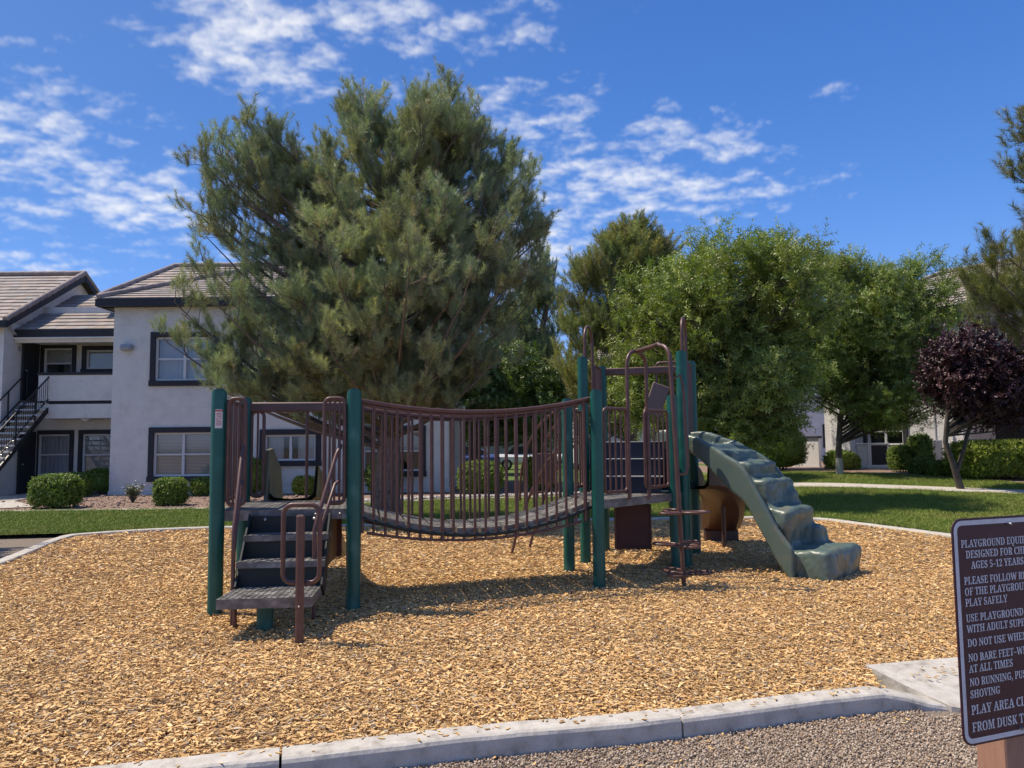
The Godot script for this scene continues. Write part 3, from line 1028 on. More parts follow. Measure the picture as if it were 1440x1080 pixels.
	mf.tube(rounded_frame(V(1.215, 0, 9.22), V(1.625, 0, 9.22), 0.205, 0.70, 0.02, 0.02), 0.010, 6, false)
	part("panel_rim", mf, M.brown, mpo)
	var hang := MB.new()
	hang.beam(V(1.25, 0.72, 9.25), V(1.25, 0.80, 9.25), 0.03, 0.03)
	hang.beam(V(1.59, 0.72, 9.25), V(1.59, 0.80, 9.25), 0.03, 0.03)
	part("hanger", hang, M.brown, mpo)
	# arch ladder off the far-left side of the upper deck
	var la := T3.lerp(T7, 0.30)
	var lbk := T3.lerp(T7, 0.85)
	var ladder := MB.new()
	var rails := []
	for e in [[la, V(-0.03, 0, 10.30)], [lbk, V(0.22, 0, 10.90)]]:
		var pts := bez(e[0] + up * 1.46, e[0] + Vector3(-0.30, 1.72, 0), e[1] + Vector3(0.25, 1.05, 0), e[1] - up * 0.02, 14)
		rails.append(pts)
		ladder.tube(pts, 0.020, 8)
	var lad := part("arch_ladder", ladder, M.brown, S, "curved brown tube ladder on the far side of the tower")
	for i in range(2, 14, 2):
		var rg := MB.new()
		rg.tube([rails[0][i], rails[1][i]], 0.016, 7)
		part("rung", rg, M.brown, lad)
	for e in [[la, V(-0.03, 0, 10.30)], [lbk, V(0.22, 0, 10.90)]]:
		var hm2 := MB.new()
		hm2.tube(bez(e[0] + up * 1.9, e[0] + Vector3(-0.45, 2.05, 0), e[1] + Vector3(0.10, 1.60, 0), e[1] + Vector3(0.12, 0.70, 0), 12), 0.017, 8)
		part("handrail", hm2, M.brown, lad)
	var lpan := MB.new()
	lpan.box(V(0.42, 1.12, 10.28), Vector3(0.30, 0.40, 0.02), Basis(up, 0.35), 0.008)
	part("side_panel", lpan, M.mauve, lad, "mauve panel beside the curved ladder")
	# curved brown slide behind the climber
	var s0 := T5.lerp(T6, 0.80) + up * 0.88
	var cs := MB.new()
	var path := bez(s0, s0 + Vector3(0.36, 0.0, -0.22), V(2.98, 0.66, 10.6), V(3.05, 0.17, 11.45), 16)
	var hf := []
	var wl := []
	for i in 17:
		hf.append(0.26)
		wl.append(lerpf(0.34, 0.34, i / 16.0))
	chute(cs, path, hf, wl)
	var cso := part("slide", cs, M.slide, S, "brown curved slide winding down behind the climber")
	var leg := MB.new()
	leg.tube([path[10] - up * path[10].y - up * 0.02, path[10] + up * -0.02], 0.03, 8)
	leg.box(path[16] + up * -0.11, Vector3(0.5, 0.22, 0.10), Basis.IDENTITY, 0.02)
	part("support", leg, M.slide, cso)
	make_climber(S)

func MB_box_strip(a: Vector3, b: Vector3, f: Vector3) -> MB:
	# the two slanted side plates of the stairs
	var mb := MB.new()
	for p in [a, b]:
		var q0: Vector3 = p + f * 0.50 + Vector3.UP * 0.26
		var q1: Vector3 = p + f * 0.02 + Vector3.UP * 0.80
		mb.beam(q0, q1, 0.02, 0.17, Vector3.UP, 0.004)
	return mb

# ---------------------------------------------------------------- ground
const CHIP_POLY := [[-4.7, 3.05], [-3.4, 3.08], [-1.9, 3.50], [-1.0, 3.74], [-0.16, 3.98], [0.65, 4.15], [1.6, 4.44], [2.12, 4.58], [2.24, 4.97], [2.86, 5.14], [4.4, 5.6], [6.0, 7.6], [6.81, 10.41], [6.51, 11.47], [5.84, 14.11], [4.4, 14.75], [1.5, 14.6], [-1.06, 14.16], [-5.46, 13.84], [-7.4, 13.13], [-6.4, 9.74], [-5.5, 6.0], [-5.0, 3.8]]

func poly2(a: Array) -> PackedVector2Array:
	var p := PackedVector2Array()
	for e in a: p.append(Vector2(e[0], e[1]))
	return p

func sheet(poly: PackedVector2Array, cell: float, off: float) -> MB:
	var mb := MB.new()
	var lo := poly[0]
	var hi := poly[0]
	for p in poly:
		lo = Vector2(minf(lo.x, p.x), minf(lo.y, p.y))
		hi = Vector2(maxf(hi.x, p.x), maxf(hi.y, p.y))
	var x := floorf(lo.x / cell) * cell
	while x < hi.x:
		var y := floorf(lo.y / cell) * cell
		while y < hi.y:
			var sq := PackedVector2Array([Vector2(x, y), Vector2(x + cell, y), Vector2(x + cell, y + cell), Vector2(x, y + cell)])
			for piece in Geometry2D.intersect_polygons(sq, poly):
				var idx := Geometry2D.triangulate_polygon(piece)
				for k in range(0, idx.size(), 3):
					var q := []
					var nn := []
					for j in 3:
						var p2: Vector2 = piece[idx[k + j]]
						q.append(V(p2.x, gh(p2.x, p2.y) + off, p2.y))
						nn.append(Vector3(-(gh(p2.x + 0.1, p2.y) - gh(p2.x - 0.1, p2.y)) / 0.2, 1.0, (gh(p2.x, p2.y + 0.1) - gh(p2.x, p2.y - 0.1)) / 0.2).normalized())
					mb.tri(q[0], q[1], q[2], nn[0], nn[1], nn[2])
			y += cell
		x += cell
	return mb

func strip_poly(line: Array, wide: float) -> PackedVector2Array:
	var l := []
	var r := []
	for i in line.size():
		var a := Vector2(line[maxi(i - 1, 0)][0], line[maxi(i - 1, 0)][1])
		var b := Vector2(line[mini(i + 1, line.size() - 1)][0], line[mini(i + 1, line.size() - 1)][1])
		var n := (b - a).normalized().orthogonal() * wide * 0.5
		var p := Vector2(line[i][0], line[i][1])
		l.append(p + n)
		r.append(p - n)
	r.reverse()
	return PackedVector2Array(l + r)

func smooth_line(line: Array, stepl: float) -> Array:
	var c := Curve2D.new()
	for i in line.size():
		var p := Vector2(line[i][0], line[i][1])
		var a := Vector2(line[maxi(i - 1, 0)][0], line[maxi(i - 1, 0)][1])
		var b := Vector2(line[mini(i + 1, line.size() - 1)][0], line[mini(i + 1, line.size() - 1)][1])
		var t := (b - a) / 6.0
		c.add_point(p, -t, t)
	c.bake_interval = 0.05
	var L := c.get_baked_length()
	var n := int(L / stepl) + 1
	var out := []
	for i in n + 1:
		out.append(c.sample_baked(L * i / n))
	return out

func kerb(line: Array, wide: float, seg: float, taper := false) -> void:
	var label_joint := 0.012
	var o := Node3D.new()
	o.name = numbered("kerb")
	add_child(o)
	o.set_meta("kind", "structure")
	var pts := smooth_line(line, 0.14)
	var per := int(seg / 0.14)
	var i := 0
	while i < pts.size() - 1:
		var j := mini(i + per, pts.size() - 1)
		if pts.size() - 1 - j < 4: j = pts.size() - 1
		var mb := MB.new()
		var rings := []
		var wob := rr(-0.004, 0.004)
		for k in range(i, j + 1):
			var t: Vector2 = (pts[mini(k + 1, pts.size() - 1)] - pts[maxi(k - 1, 0)]).normalized()
			var n := t.orthogonal()
			var p: Vector2 = pts[k]
			if k == i: p += t * label_joint * 0.5
			if k == j: p -= t * label_joint * 0.5
			var h := wide * 0.5
			var ring := []
			var top := 0.035 + wob + rr(-0.002, 0.002)
			if taper: top -= 0.085 * ss(0.0, 0.45, 0.45 - pts[k].distance_to(pts[pts.size() - 1]))
			for e in [[-h - 0.012, -0.16], [-h, top - 0.022], [-h + 0.008, top - 0.007], [-h + 0.024, top], [h - 0.024, top], [h - 0.008, top - 0.007], [h, top - 0.022], [h + 0.012, -0.16]]:
				var q: Vector2 = p + n * (e[0] + rr(-0.0015, 0.0015))
				ring.append(V(q.x, e[1], q.y))
			rings.append(ring)
		for k in rings.size() - 1:
			for m in 7:
				var ctr: Vector3 = (rings[k][0] + rings[k][7] + rings[k + 1][0] + rings[k + 1][7]) * 0.25
				mb.quad(rings[k][m], rings[k][m + 1], rings[k + 1][m + 1], rings[k + 1][m], (rings[k][m] + rings[k + 1][m + 1]) * 0.5 - ctr)
		for e in [0, rings.size() - 1]:
			var other: int = 1 if e == 0 else rings.size() - 2
			var outw: Vector3 = rings[e][0] - rings[other][0]
			for m in range(1, 7):
				var nn := outw.normalized()
				mb.tri(rings[e][0], rings[e][m], rings[e][m + 1], nn, nn, nn)
		part("kerb_segment", mb, M.concrete, o)
		i = j

func chip_mesh(seed_: int) -> ArrayMesh:
	var r := RandomNumberGenerator.new()
	r.seed = seed_
	var mb := MB.new()
	# splinter: unit length along x, ragged, thin
	var a := []
	var b := []
	for e in [[-0.5, 0.55], [-0.15, 1.0], [0.2, 0.9], [0.5, 0.35]]:
		var w: float = e[1] * r.randf_range(0.75, 1.1) * 0.5
		var sh := r.randf_range(-0.12, 0.12)
		var lift := r.randf_range(-0.15, 0.15)
		a.append([Vector3(e[0], 0.5 + lift, -w + sh), Vector3(e[0], 0.5 + lift, w + sh)])
		b.append([Vector3(e[0] * 0.96, -0.5 + lift, -w * 0.8 + sh), Vector3(e[0] * 0.96, -0.5 + lift, w * 0.8 + sh)])
	for i in 3:
		mb.quad(a[i][0], a[i][1], a[i + 1][1], a[i + 1][0], Vector3.UP)
		mb.quad(a[i][0], b[i][0], b[i + 1][0], a[i + 1][0], Vector3(0, 0, -1))
		mb.quad(a[i][1], b[i][1], b[i + 1][1], a[i + 1][1], Vector3(0, 0, 1))
	mb.quad(a[0][0], a[0][1], b[0][1], b[0][0], Vector3.LEFT)
	mb.quad(a[3][0], a[3][1], b[3][1], b[3][0], Vector3.RIGHT)
	return mb.mesh()

func stone_mesh(seed_: int) -> ArrayMesh:
	var r := RandomNumberGenerator.new()
	r.seed = seed_
	var t := (1.0 + sqrt(5.0)) / 2.0
	var vs := []
	for e in [[-1, t, 0], [1, t, 0], [-1, -t, 0], [1, -t, 0], [0, -1, t], [0, 1, t], [0, -1, -t], [0, 1, -t], [t, 0, -1], [t, 0, 1], [-t, 0, -1], [-t, 0, 1]]:
		vs.append(Vector3(e[0], e[1], e[2]).normalized() * r.randf_range(0.36, 0.56))
	var mb := MB.new()
	for e in [[0, 11, 5], [0, 5, 1], [0, 1, 7], [0, 7, 10], [0, 10, 11], [1, 5, 9], [5, 11, 4], [11, 10, 2], [10, 7, 6], [7, 1, 8], [3, 9, 4], [3, 4, 2], [3, 2, 6], [3, 6, 8], [3, 8, 9], [4, 9, 5], [2, 4, 11], [6, 2, 10], [8, 6, 7], [9, 8, 1]]:
		var a: Vector3 = vs[e[0]]
		var b: Vector3 = vs[e[1]]
		var c: Vector3 = vs[e[2]]
		var n := (b - a).cross(c - a).normalized()
		if n.dot(a + b + c) < 0: n = -n
		mb.tri(a, b, c, (n + a.normalized()).normalized(), (n + b.normalized()).normalized(), (n + c.normalized()).normalized())
	return mb.mesh()

func tuft_mesh(seed_: int, blades: int, h: float, spread: float) -> ArrayMesh:
	var r := RandomNumberGenerator.new()
	r.seed = seed_
	var mb := MB.new()
	for i in blades:
		var p := Vector3(r.randf_range(-spread, spread), 0, r.randf_range(-spread, spread))
		var a := r.randf_range(0, TAU)
		var s := Vector3(cos(a), 0, sin(a)) * r.randf_range(0.002, 0.004)
		var lean := Vector3(r.randf_range(-1, 1), 0, r.randf_range(-1, 1)) * h * 0.6
		var hh := h * r.randf_range(0.6, 1.15)
		var mid := p + lean * 0.35 + Vector3.UP * hh * 0.6
		mb.flat(p - s, p + s, mid)
		mb.flat(mid - s * 0.8, mid + s * 0.8, p + lean + Vector3.UP * hh)
	return mb.mesh()

func make_ground() -> void:
	var g := MB.new()
	var R := 260.0
	g.quad(V(-R, -0.075, -R), V(R, -0.075, -R), V(R, -0.075, R), V(-R, -0.075, R), Vector3.UP)
	struct("ground", g, M.gravel_base)
	var chip := poly2(CHIP_POLY)
	struct("playground_bed", sheet(chip, 2.0, -0.012), M.chip_base)
	var lawn_poly := poly2([[-60, 12.7], [-9, 13.2], [-7.5, 13.45], [-5.4, 14.05], [-1, 14.4], [1.5, 14.8], [4.5, 15.0], [6.2, 14.3], [7.0, 11.6], [7.35, 10.2], [7.9, 8.4], [60, 8.0], [60, 80], [-60, 80]])
	struct("lawn", sheet(lawn_poly, 1.0, 0.0), M.lawn)
	# planting bed by the left building, its concrete edging and the pale walk
	var edge_line := [[-26, 17.4], [-18, 17.8], [-12, 18.16], [-7.27, 18.4], [-4.0, 19.6], [-1.5, 20.9], [1.5, 21.4], [5.0, 22.6]]
	var bed := [[-26, 17.4], [-18, 17.8], [-12, 18.16], [-7.27, 18.4], [-4.0, 19.6], [-1.5, 20.9], [1.5, 21.4], [5.0, 22.6], [5.5, 26], [-1, 32], [-26, 30]]
	struct("planting_bed", sheet(poly2(bed), 2.0, 0.012), M.bed)
	struct("edging_path", sheet(strip_poly(edge_line, 0.42), 1.0, 0.024), M.concrete)
	struct("walkway", sheet(poly2([[-26, 19.4], [-14.6, 20.2], [-12.5, 19.0], [-11.9, 19.4], [-13.9, 21.6], [-15.2, 25.8], [-16.0, 25.8], [-15.9, 21.8], [-26, 21.0]]), 2.0, 0.03), M.concrete)
	# right-hand walk and bed
	struct("garden_path", sheet(strip_poly([[3.0, 23.4], [5.5, 22.2], [8.59, 20.5], [12.2, 18.6], [16, 16.4], [22, 12.6]], 0.95), 1.0, 0.016), M.concrete)
	struct("planting_bed", sheet(poly2([[6.0, 28.0], [10.2, 25.6], [12.2, 22.6], [13.6, 20.3], [17.0, 18.2], [26, 12], [40, 30], [20, 45], [6, 45]]), 2.0, 0.010), M.bed)
	# kerbs round the wood chips
	kerb([[-4.9, 2.9], [-3.4, 3.0], [-1.9, 3.42], [-1.0, 3.66], [-0.16, 3.90], [0.65, 4.07], [1.6, 4.36], [2.12, 4.49], [2.45, 4.50]], 0.17, 2.0, true)
	kerb([[-5.05, 3.3], [-5.6, 6.0], [-6.48, 9.74], [-7.25, 12.4], [-7.1, 13.15], [-5.46, 13.93], [-1.06, 14.25], [1.5, 14.7], [4.4, 14.85], [5.6, 14.5], [6.0, 13.6], [6.6, 11.5], [6.92, 10.4], [6.15, 7.5], [4.7, 5.85]], 0.17, 1.9)
	# concrete ramp pad beside the sign
	var pad := MB.new()
	var pt := [V(2.21, 0.022, 4.98), V(2.86, 0.022, 5.13), V(4.4, 0.022, 5.56), V(6.4, 0.022, 5.9), V(6.2, -0.055, 4.80), V(4.4, -0.055, 4.52), V(2.62, -0.055, 4.30), V(2.42, -0.045, 4.40), V(2.30, -0.01, 4.66)]
	var pcx := V(3.6, -0.014, 4.92)
	for k in pt.size():
		var qa: Vector3 = pt[k]
		var qb: Vector3 = pt[(k + 1) % pt.size()]
		var qn := (qb - qa).cross(pcx - qa).normalized()
		if qn.y < 0: qn = -qn
		pad.tri(qa, qb, pcx, qn, qn, qn)
		pad.quad(qa, qb, Vector3(qb.x, -0.14, qb.z), Vector3(qa.x, -0.14, qa.z), (qa + qb) * 0.5 - pcx)
	var po := struct("concrete_ramp", pad, M.concrete)
	# wood chips
	var cm := [chip_mesh(1), chip_mesh(2), chip_mesh(3)]
	var bufs := [PackedFloat32Array(), PackedFloat32Array(), PackedFloat32Array()]
	var patch := FastNoiseLite.new()
	patch.seed = 4
	patch.frequency = 0.7
	patch.fractal_octaves = 3
	var pal := [Color(0.62, 0.40, 0.175), Color(0.68, 0.46, 0.21), Color(0.57, 0.35, 0.14), Color(0.46, 0.27, 0.10), Color(0.73, 0.53, 0.27), Color(0.64, 0.415, 0.17), Color(0.42, 0.245, 0.105), Color(0.68, 0.435, 0.18), Color(0.60, 0.385, 0.155), Color(0.44, 0.35, 0.24)]
	for zone in [[2.9, 5.6, 4900.0, 1.0], [5.6, 8.5, 3000.0, 1.12], [8.5, 11.5, 1350.0, 1.45], [11.5, 15.0, 600.0, 2.0]]:
		var d0: float = zone[0]
		var d1: float = zone[1]
		var hw: float = d1 * 0.70 + 0.7
		var n := int((d1 - d0) * 2.0 * hw * zone[2])
		for i in n:
			var d := rr(d0, d1)
			var x := rr(-hw, hw)
			if absf(x) > d * 0.70 + 0.6: continue
			if not Geometry2D.is_point_in_polygon(Vector2(x, d), chip): continue
			var L: float = (0.011 + 0.034 * pow(rng.randf(), 1.6)) * zone[3]
			var w: float = L * rr(0.22, 0.5)
			var b := Basis(Vector3.UP, rr(0, TAU)) * Basis(Vector3(0, 0, 1), rng.randfn(0, 0.17)) * Basis(Vector3(1, 0, 0), rng.randfn(0, 0.22))
			b = b * Basis.from_scale(Vector3(L, rr(0.003, 0.007) * zone[3], w))
			var c: Color = pal[rng.randi() % pal.size()]
			var k := rr(0.85, 1.28) * (1.0 + 0.16 * patch.get_noise_2d(x, d))
			put(bufs[i % 3], b, V(x, rr(-0.010, 0.014), d), Color(c.r * k, c.g * k, c.b * k))
	# strays on the kerb, the ramp and the gravel
	var front := [[-3.4, 3.0], [-1.9, 3.42], [-1.0, 3.66], [-0.16, 3.90], [0.65, 4.07], [1.6, 4.36], [2.12, 4.50]]
	for i in 420:
		var q := rng.randf() * 5.999
		var a := int(q)
		var p := Vector2(front[a][0], front[a][1]).lerp(Vector2(front[a + 1][0], front[a + 1][1]), q - a)
		var off := 0.085 - pow(rng.randf(), 2.2) * 0.55
		var y := 0.037
		if off < -0.075:
			y = -0.062
			if off > -0.11: continue
		if i % 6 == 0:
			p = Vector2(rr(2.4, 3.4), rr(4.7, 5.1))
			off = 0.0
			y = 0.012
		var L := rr(0.012, 0.036)
		var c: Color = pal[rng.randi() % pal.size()]
		put(bufs[i % 3], Basis(Vector3.UP, rr(0, TAU)) * Basis(Vector3(0, 0, 1), rng.randfn(0, 0.08)) * Basis.from_scale(Vector3(L, 0.004, L * 0.35)), V(p.x, y + 0.003, p.y + off), c)
	for i in 3:
		var o := multi("wood_chips", cm[i], M.inst, bufs[i], self)
		o.name = numbered("wood_chips")
		o.set_meta("label", "loose golden brown wood chips covering the playground bed")
		o.set_meta("category", "wood chips")
	# gravel in front of the kerb
	var gb := [PackedFloat32Array(), PackedFloat32Array()]
	var gp := [Color(0.33, 0.25, 0.18), Color(0.40, 0.31, 0.23), Color(0.26, 0.19, 0.14), Color(0.46, 0.37, 0.28), Color(0.19, 0.135, 0.10), Color(0.38, 0.265, 0.175), Color(0.54, 0.45, 0.35), Color(0.42, 0.34, 0.25)]
	var gm := [stone_mesh(5), stone_mesh(6)]
	for i in 150000:
		var d := rr(2.6, 4.75)
		var x := rr(-2.2, 4.0)
		if absf(x) > d * 0.72 + 0.4: continue
		var p := Vector2(x, d)
		if Geometry2D.is_point_in_polygon(p, chip): continue
		if x > 2.25 and d > 4.36 + (x - 2.62) * 0.12: continue
		var s := rr(0.006, 0.016)
		var c: Color = gp[rng.randi() % gp.size()]
		var k := rr(0.8, 1.2)
		put(gb[i % 2], frame_along(rvec(), rr(0, TAU)) * Basis.from_scale(Vector3(s, s * rr(0.6, 1.0), s * rr(0.7, 1.2))), V(x, -0.075 + rr(0.0, 0.014), d), Color(c.r * k, c.g * k, c.b * k))
	for i in 2:
		var o2 := multi("gravel", gm[i], M.inst, gb[i], self)
		o2.name = numbered("gravel")
		o2.set_meta("label", "fine grey tan gravel in front of the concrete kerb")
		o2.set_meta("category", "gravel")
	# grass
	var tb := [PackedFloat32Array(), PackedFloat32Array()]
	var tm := [tuft_mesh(8, 22, 0.05, 0.07), tuft_mesh(9, 22, 0.06, 0.07)]
	var inner_bed := poly2(bed)
	var path2 := strip_poly([[3.0, 23.4], [5.5, 22.2], [8.59, 20.5], [12.2, 18.6], [16, 16.4], [22, 12.6]], 0.95)
	var bed2 := poly2([[6.0, 28.0], [10.2, 25.6], [12.2, 22.6], [13.6, 20.3], [17.0, 18.2], [26, 12], [40, 30], [20, 45], [6, 45]])
	for i in 90000:
		var d := 10.0 + pow(rng.randf(), 1.25) * 17.0
		var x := rr(-1, 1) * (d * 0.72 + 0.5)
		var p := Vector2(x, d)
		if not Geometry2D.is_point_in_polygon(p, lawn_poly): continue
		if Geometry2D.is_point_in_polygon(p, inner_bed) or Geometry2D.is_point_in_polygon(p, path2) or Geometry2D.is_point_in_polygon(p, bed2): continue
		var s := rr(0.7, 1.25)
		var k := rr(0.7, 1.25)
		var c := Color(0.18, 0.25, 0.03).lerp(Color(0.30, 0.29, 0.075), clampf(pow(rng.randf(), 3.0) + maxf(0.0, patch.get_noise_2d(x * 0.6, d * 0.6) - 0.1) * 1.1, 0.0, 1.0))
		put(tb[i % 2], Basis(Vector3.UP, rr(0, TAU)) * Basis.from_scale(Vector3(s * 1.3, s, s * 1.3)), V(x, gh(x, d) - 0.004, d), Color(c.r * k, c.g * k, c.b * k))
	for i in 2:
		var o3 := multi("grass", tm[i], M.grass, tb[i], self)
		o3.name = numbered("grass")
		o3.set_meta("label", "short mown green grass of the lawns")
		o3.set_meta("category", "grass")
	# pale river stones along the far bed, and scattered bed stones
	var sb := PackedFloat32Array()
	for i in 900:
		var t := rng.randf()
		var x := lerpf(-4.5, 4.0, t)
		var d := 20.2 + (x + 4.5) * 0.22 + rr(-0.1, 0.7)
		if x < -1.5: d = lerpf(19.5, 21.0, (x + 4.5) / 3.0) + rr(0.25, 0.9)
		else: d = lerpf(21.0, 22.2, (x + 1.5) / 5.5) + rr(0.25, 1.0)
		var s := rr(0.05, 0.16)
		var k := rr(0.6, 1.1)
		put(sb, frame_along(rvec()) * Basis.from_scale(Vector3(s, s * 0.8, s)), V(x, 0.03, d), Color(0.50 * k, 0.46 * k, 0.41 * k))
	for i in 1600:
		var x := rr(-14.5, -5.0)
		var d := rr(18.7, 24.0)
		var s := rr(0.02, 0.07)
		if rng.randf() < 0.05: s = rr(0.08, 0.2)
		var k := rr(0.5, 1.2)
		put(sb, frame_along(rvec()) * Basis.from_scale(Vector3(s, s * 0.8, s)), V(x, 0.02, d), Color(0.34 * k, 0.24 * k, 0.19 * k))
	var rk := multi("bed_stones", stone_mesh(12), M.inst, sb, self)
	rk.set_meta("label", "pale and reddish stones scattered over the planting bed")
	rk.set_meta("category", "stones")

# ---------------------------------------------------------------- buildings
class Face:
	var o: Vector3
	var r: Vector3
	var n: Vector3
	func _init(o_: Vector3, r_: Vector3, n_: Vector3) -> void:
		o = o_; r = r_; n = n_
	func p(x: float, y: float, out := 0.0) -> Vector3:
		return o + r * x + Vector3.UP * y + n * out
	func b() -> Basis:
		return Basis(r, Vector3.UP, n)

func wall_holes(mb: MB, f: Face, x0: float, x1: float, y0: float, y1: float, thick: float, holes: Array) -> void:
	var xs := [x0, x1]
	var ys := [y0, y1]
	for h in holes:
		xs.append_array([h[0], h[1]])
		ys.append_array([h[2], h[3]])
	xs.sort()
	ys.sort()
	for i in xs.size() - 1:
		var run := -1.0
		for j in ys.size() - 1:
			if xs[i + 1] - xs[i] < 0.001 or ys[j + 1] - ys[j] < 0.001: continue
			var cx: float = (xs[i] + xs[i + 1]) * 0.5
			var cy: float = (ys[j] + ys[j + 1]) * 0.5
			var inside := false
			for h in holes:
				if cx > h[0] and cx < h[1] and cy > h[2] and cy < h[3]: inside = true
			if inside: continue
			mb.quad(f.p(xs[i], ys[j]), f.p(xs[i + 1], ys[j]), f.p(xs[i + 1], ys[j + 1]), f.p(xs[i], ys[j + 1]), f.n)
	for h in holes:
		var c := [[h[0], h[2]], [h[1], h[2]], [h[1], h[3]], [h[0], h[3]]]
		var mid := f.p((h[0] + h[1]) * 0.5, (h[2] + h[3]) * 0.5)
		for k in 4:
			var a: Array = c[k]
			var b: Array = c[(k + 1) % 4]
			mb.quad(f.p(a[0], a[1]), f.p(b[0], b[1]), f.p(b[0], b[1], -thick), f.p(a[0], a[1], -thick), mid - (f.p(a[0], a[1]) + f.p(b[0], b[1])) * 0.5)
	# ends, top and back
	mb.quad(f.p(x0, y0), f.p(x0, y1), f.p(x0, y1, -thick), f.p(x0, y0, -thick), -f.r)
	mb.quad(f.p(x1, y0), f.p(x1, y1), f.p(x1, y1, -thick), f.p(x1, y0, -thick), f.r)
	mb.quad(f.p(x0, y1), f.p(x1, y1), f.p(x1, y1, -thick), f.p(x0, y1, -thick), Vector3.UP)

# rect is the outer edge of the dark trim; returns the opening
func opening(rect: Array, trim := 0.17) -> Array:
	return [rect[0] + trim, rect[1] - trim, rect[2] + trim, rect[3] - trim]

func window(parent: Node3D, f: Face, rect: Array, cols: int, rows: int, fill: String, trim := 0.17) -> void:
	var h := opening(rect, trim)
	var t := MB.new()
	var b := f.b()
	var out := 0.03
	t.box(f.p((rect[0] + rect[1]) * 0.5, rect[3] - trim * 0.5, out), Vector3(rect[1] - rect[0], trim, 0.06), b, 0.008)
	t.box(f.p((rect[0] + rect[1]) * 0.5, rect[2] + trim * 0.5, out + 0.01), Vector3(rect[1] - rect[0] + 0.04, trim, 0.08), b, 0.008)
	for s in [rect[0] + trim * 0.5, rect[1] - trim * 0.5]:
		t.box(f.p(s, (h[2] + h[3]) * 0.5, out), Vector3(trim, h[3] - h[2], 0.06), b, 0.008)
	var w := part("window", t, M.trim, parent)
	var fr := MB.new()
	var fw := 0.055
	var rec := -0.06
	fr.box(f.p((h[0] + h[1]) * 0.5, h[3] - fw * 0.5, rec), Vector3(h[1] - h[0], fw, 0.07), b)
	fr.box(f.p((h[0] + h[1]) * 0.5, h[2] + fw * 0.5, rec), Vector3(h[1] - h[0], fw, 0.07), b)
	for s in [h[0] + fw * 0.5, h[1] - fw * 0.5]:
		fr.box(f.p(s, (h[2] + h[3]) * 0.5, rec), Vector3(fw, h[3] - h[2] - 2 * fw, 0.07), b)
	for i in range(1, cols):
		var x := lerpf(h[0], h[1], float(i) / cols)
		fr.box(f.p(x, (h[2] + h[3]) * 0.5, rec + 0.004), Vector3(fw * 1.5, h[3] - h[2] - 2 * fw, 0.07), b)
	for j in range(1, rows):
		var y := lerpf(h[2], h[3], float(j) / rows)
		for i in cols:
			var xa := lerpf(h[0], h[1], float(i) / cols) + (fw if i == 0 else fw * 0.75)
			var xb := lerpf(h[0], h[1], float(i + 1) / cols) - (fw if i == cols - 1 else fw * 0.75)
			fr.box(f.p((xa + xb) * 0.5, y, rec - 0.004), Vector3(xb - xa, fw * 0.9, 0.06), b)
	part("frame", fr, M.vinyl, w)
	for i in cols:
		for j in rows:
			var g := MB.new()
			var gx0 := lerpf(h[0], h[1], float(i) / cols) + 0.02
			var gx1 := lerpf(h[0], h[1], float(i + 1) / cols) - 0.02
			var gy0 := lerpf(h[2], h[3], float(j) / rows) + 0.01
			var gy1 := lerpf(h[2], h[3], float(j + 1) / rows) - 0.01
			g.box(f.p((gx0 + gx1) * 0.5, (gy0 + gy1) * 0.5, rec - 0.01), Vector3(gx1 - gx0, gy1 - gy0, 0.006), b)
			part("pane", g, M.glass, w)
	# what stands behind the glass
	if fill == "blind" or fill == "half":
		var bl := MB.new()
		var y = h[3] - 0.05
		var stop: float = h[2] + 0.03 if fill == "blind" else lerpf(h[2], h[3], 0.5)
		while y > stop:
			bl.box(f.p((h[0] + h[1]) * 0.5, y, rec - 0.07), Vector3(h[1] - h[0] - 0.06, 0.042, 0.004), b * Basis(Vector3.RIGHT, 0.5))
			y -= 0.045
		part("blind", bl, M.blind, w)
	elif fill == "curtain" or fill == "open":
		var cu := MB.new()
		var x: float = h[0] + 0.04
		var k := 0
		var shut := false
		while x < h[1] - 0.05:
			var wv := 0.07
			if fill == "open" and not shut and x > lerpf(h[0], h[1], 0.30):
				part("curtain", cu, M.curtain, w)
				cu = MB.new()
				shut = true
				x = lerpf(h[0], h[1], 0.62)
			cu.quad(f.p(x, h[2] + 0.05, rec - 0.10 - 0.03 * (k % 2)), f.p(x + wv, h[2] + 0.05, rec - 0.10 - 0.03 * ((k + 1) % 2)), f.p(x + wv, h[3] - 0.05, rec - 0.10 - 0.03 * ((k + 1) % 2)), f.p(x, h[3] - 0.05, rec - 0.10 - 0.03 * (k % 2)), f.n)
			x += wv
			k += 1
		part("curtain", cu, M.curtain, w)
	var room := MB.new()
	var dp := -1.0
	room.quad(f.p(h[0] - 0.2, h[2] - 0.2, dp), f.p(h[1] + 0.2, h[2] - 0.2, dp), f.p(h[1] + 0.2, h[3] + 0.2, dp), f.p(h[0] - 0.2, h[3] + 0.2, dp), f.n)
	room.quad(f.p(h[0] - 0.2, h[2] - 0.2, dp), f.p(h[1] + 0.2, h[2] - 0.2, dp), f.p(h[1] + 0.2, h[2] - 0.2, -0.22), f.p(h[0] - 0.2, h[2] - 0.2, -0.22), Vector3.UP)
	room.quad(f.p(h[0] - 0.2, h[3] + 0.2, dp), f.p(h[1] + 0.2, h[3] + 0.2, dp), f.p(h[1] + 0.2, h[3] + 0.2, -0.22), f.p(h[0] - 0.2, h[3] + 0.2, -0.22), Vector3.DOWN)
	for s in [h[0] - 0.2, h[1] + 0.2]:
		room.quad(f.p(s, h[2] - 0.2, dp), f.p(s, h[3] + 0.2, dp), f.p(s, h[3] + 0.2, -0.22), f.p(s, h[2] - 0.2, -0.22), f.r if s < h[0] else -f.r)
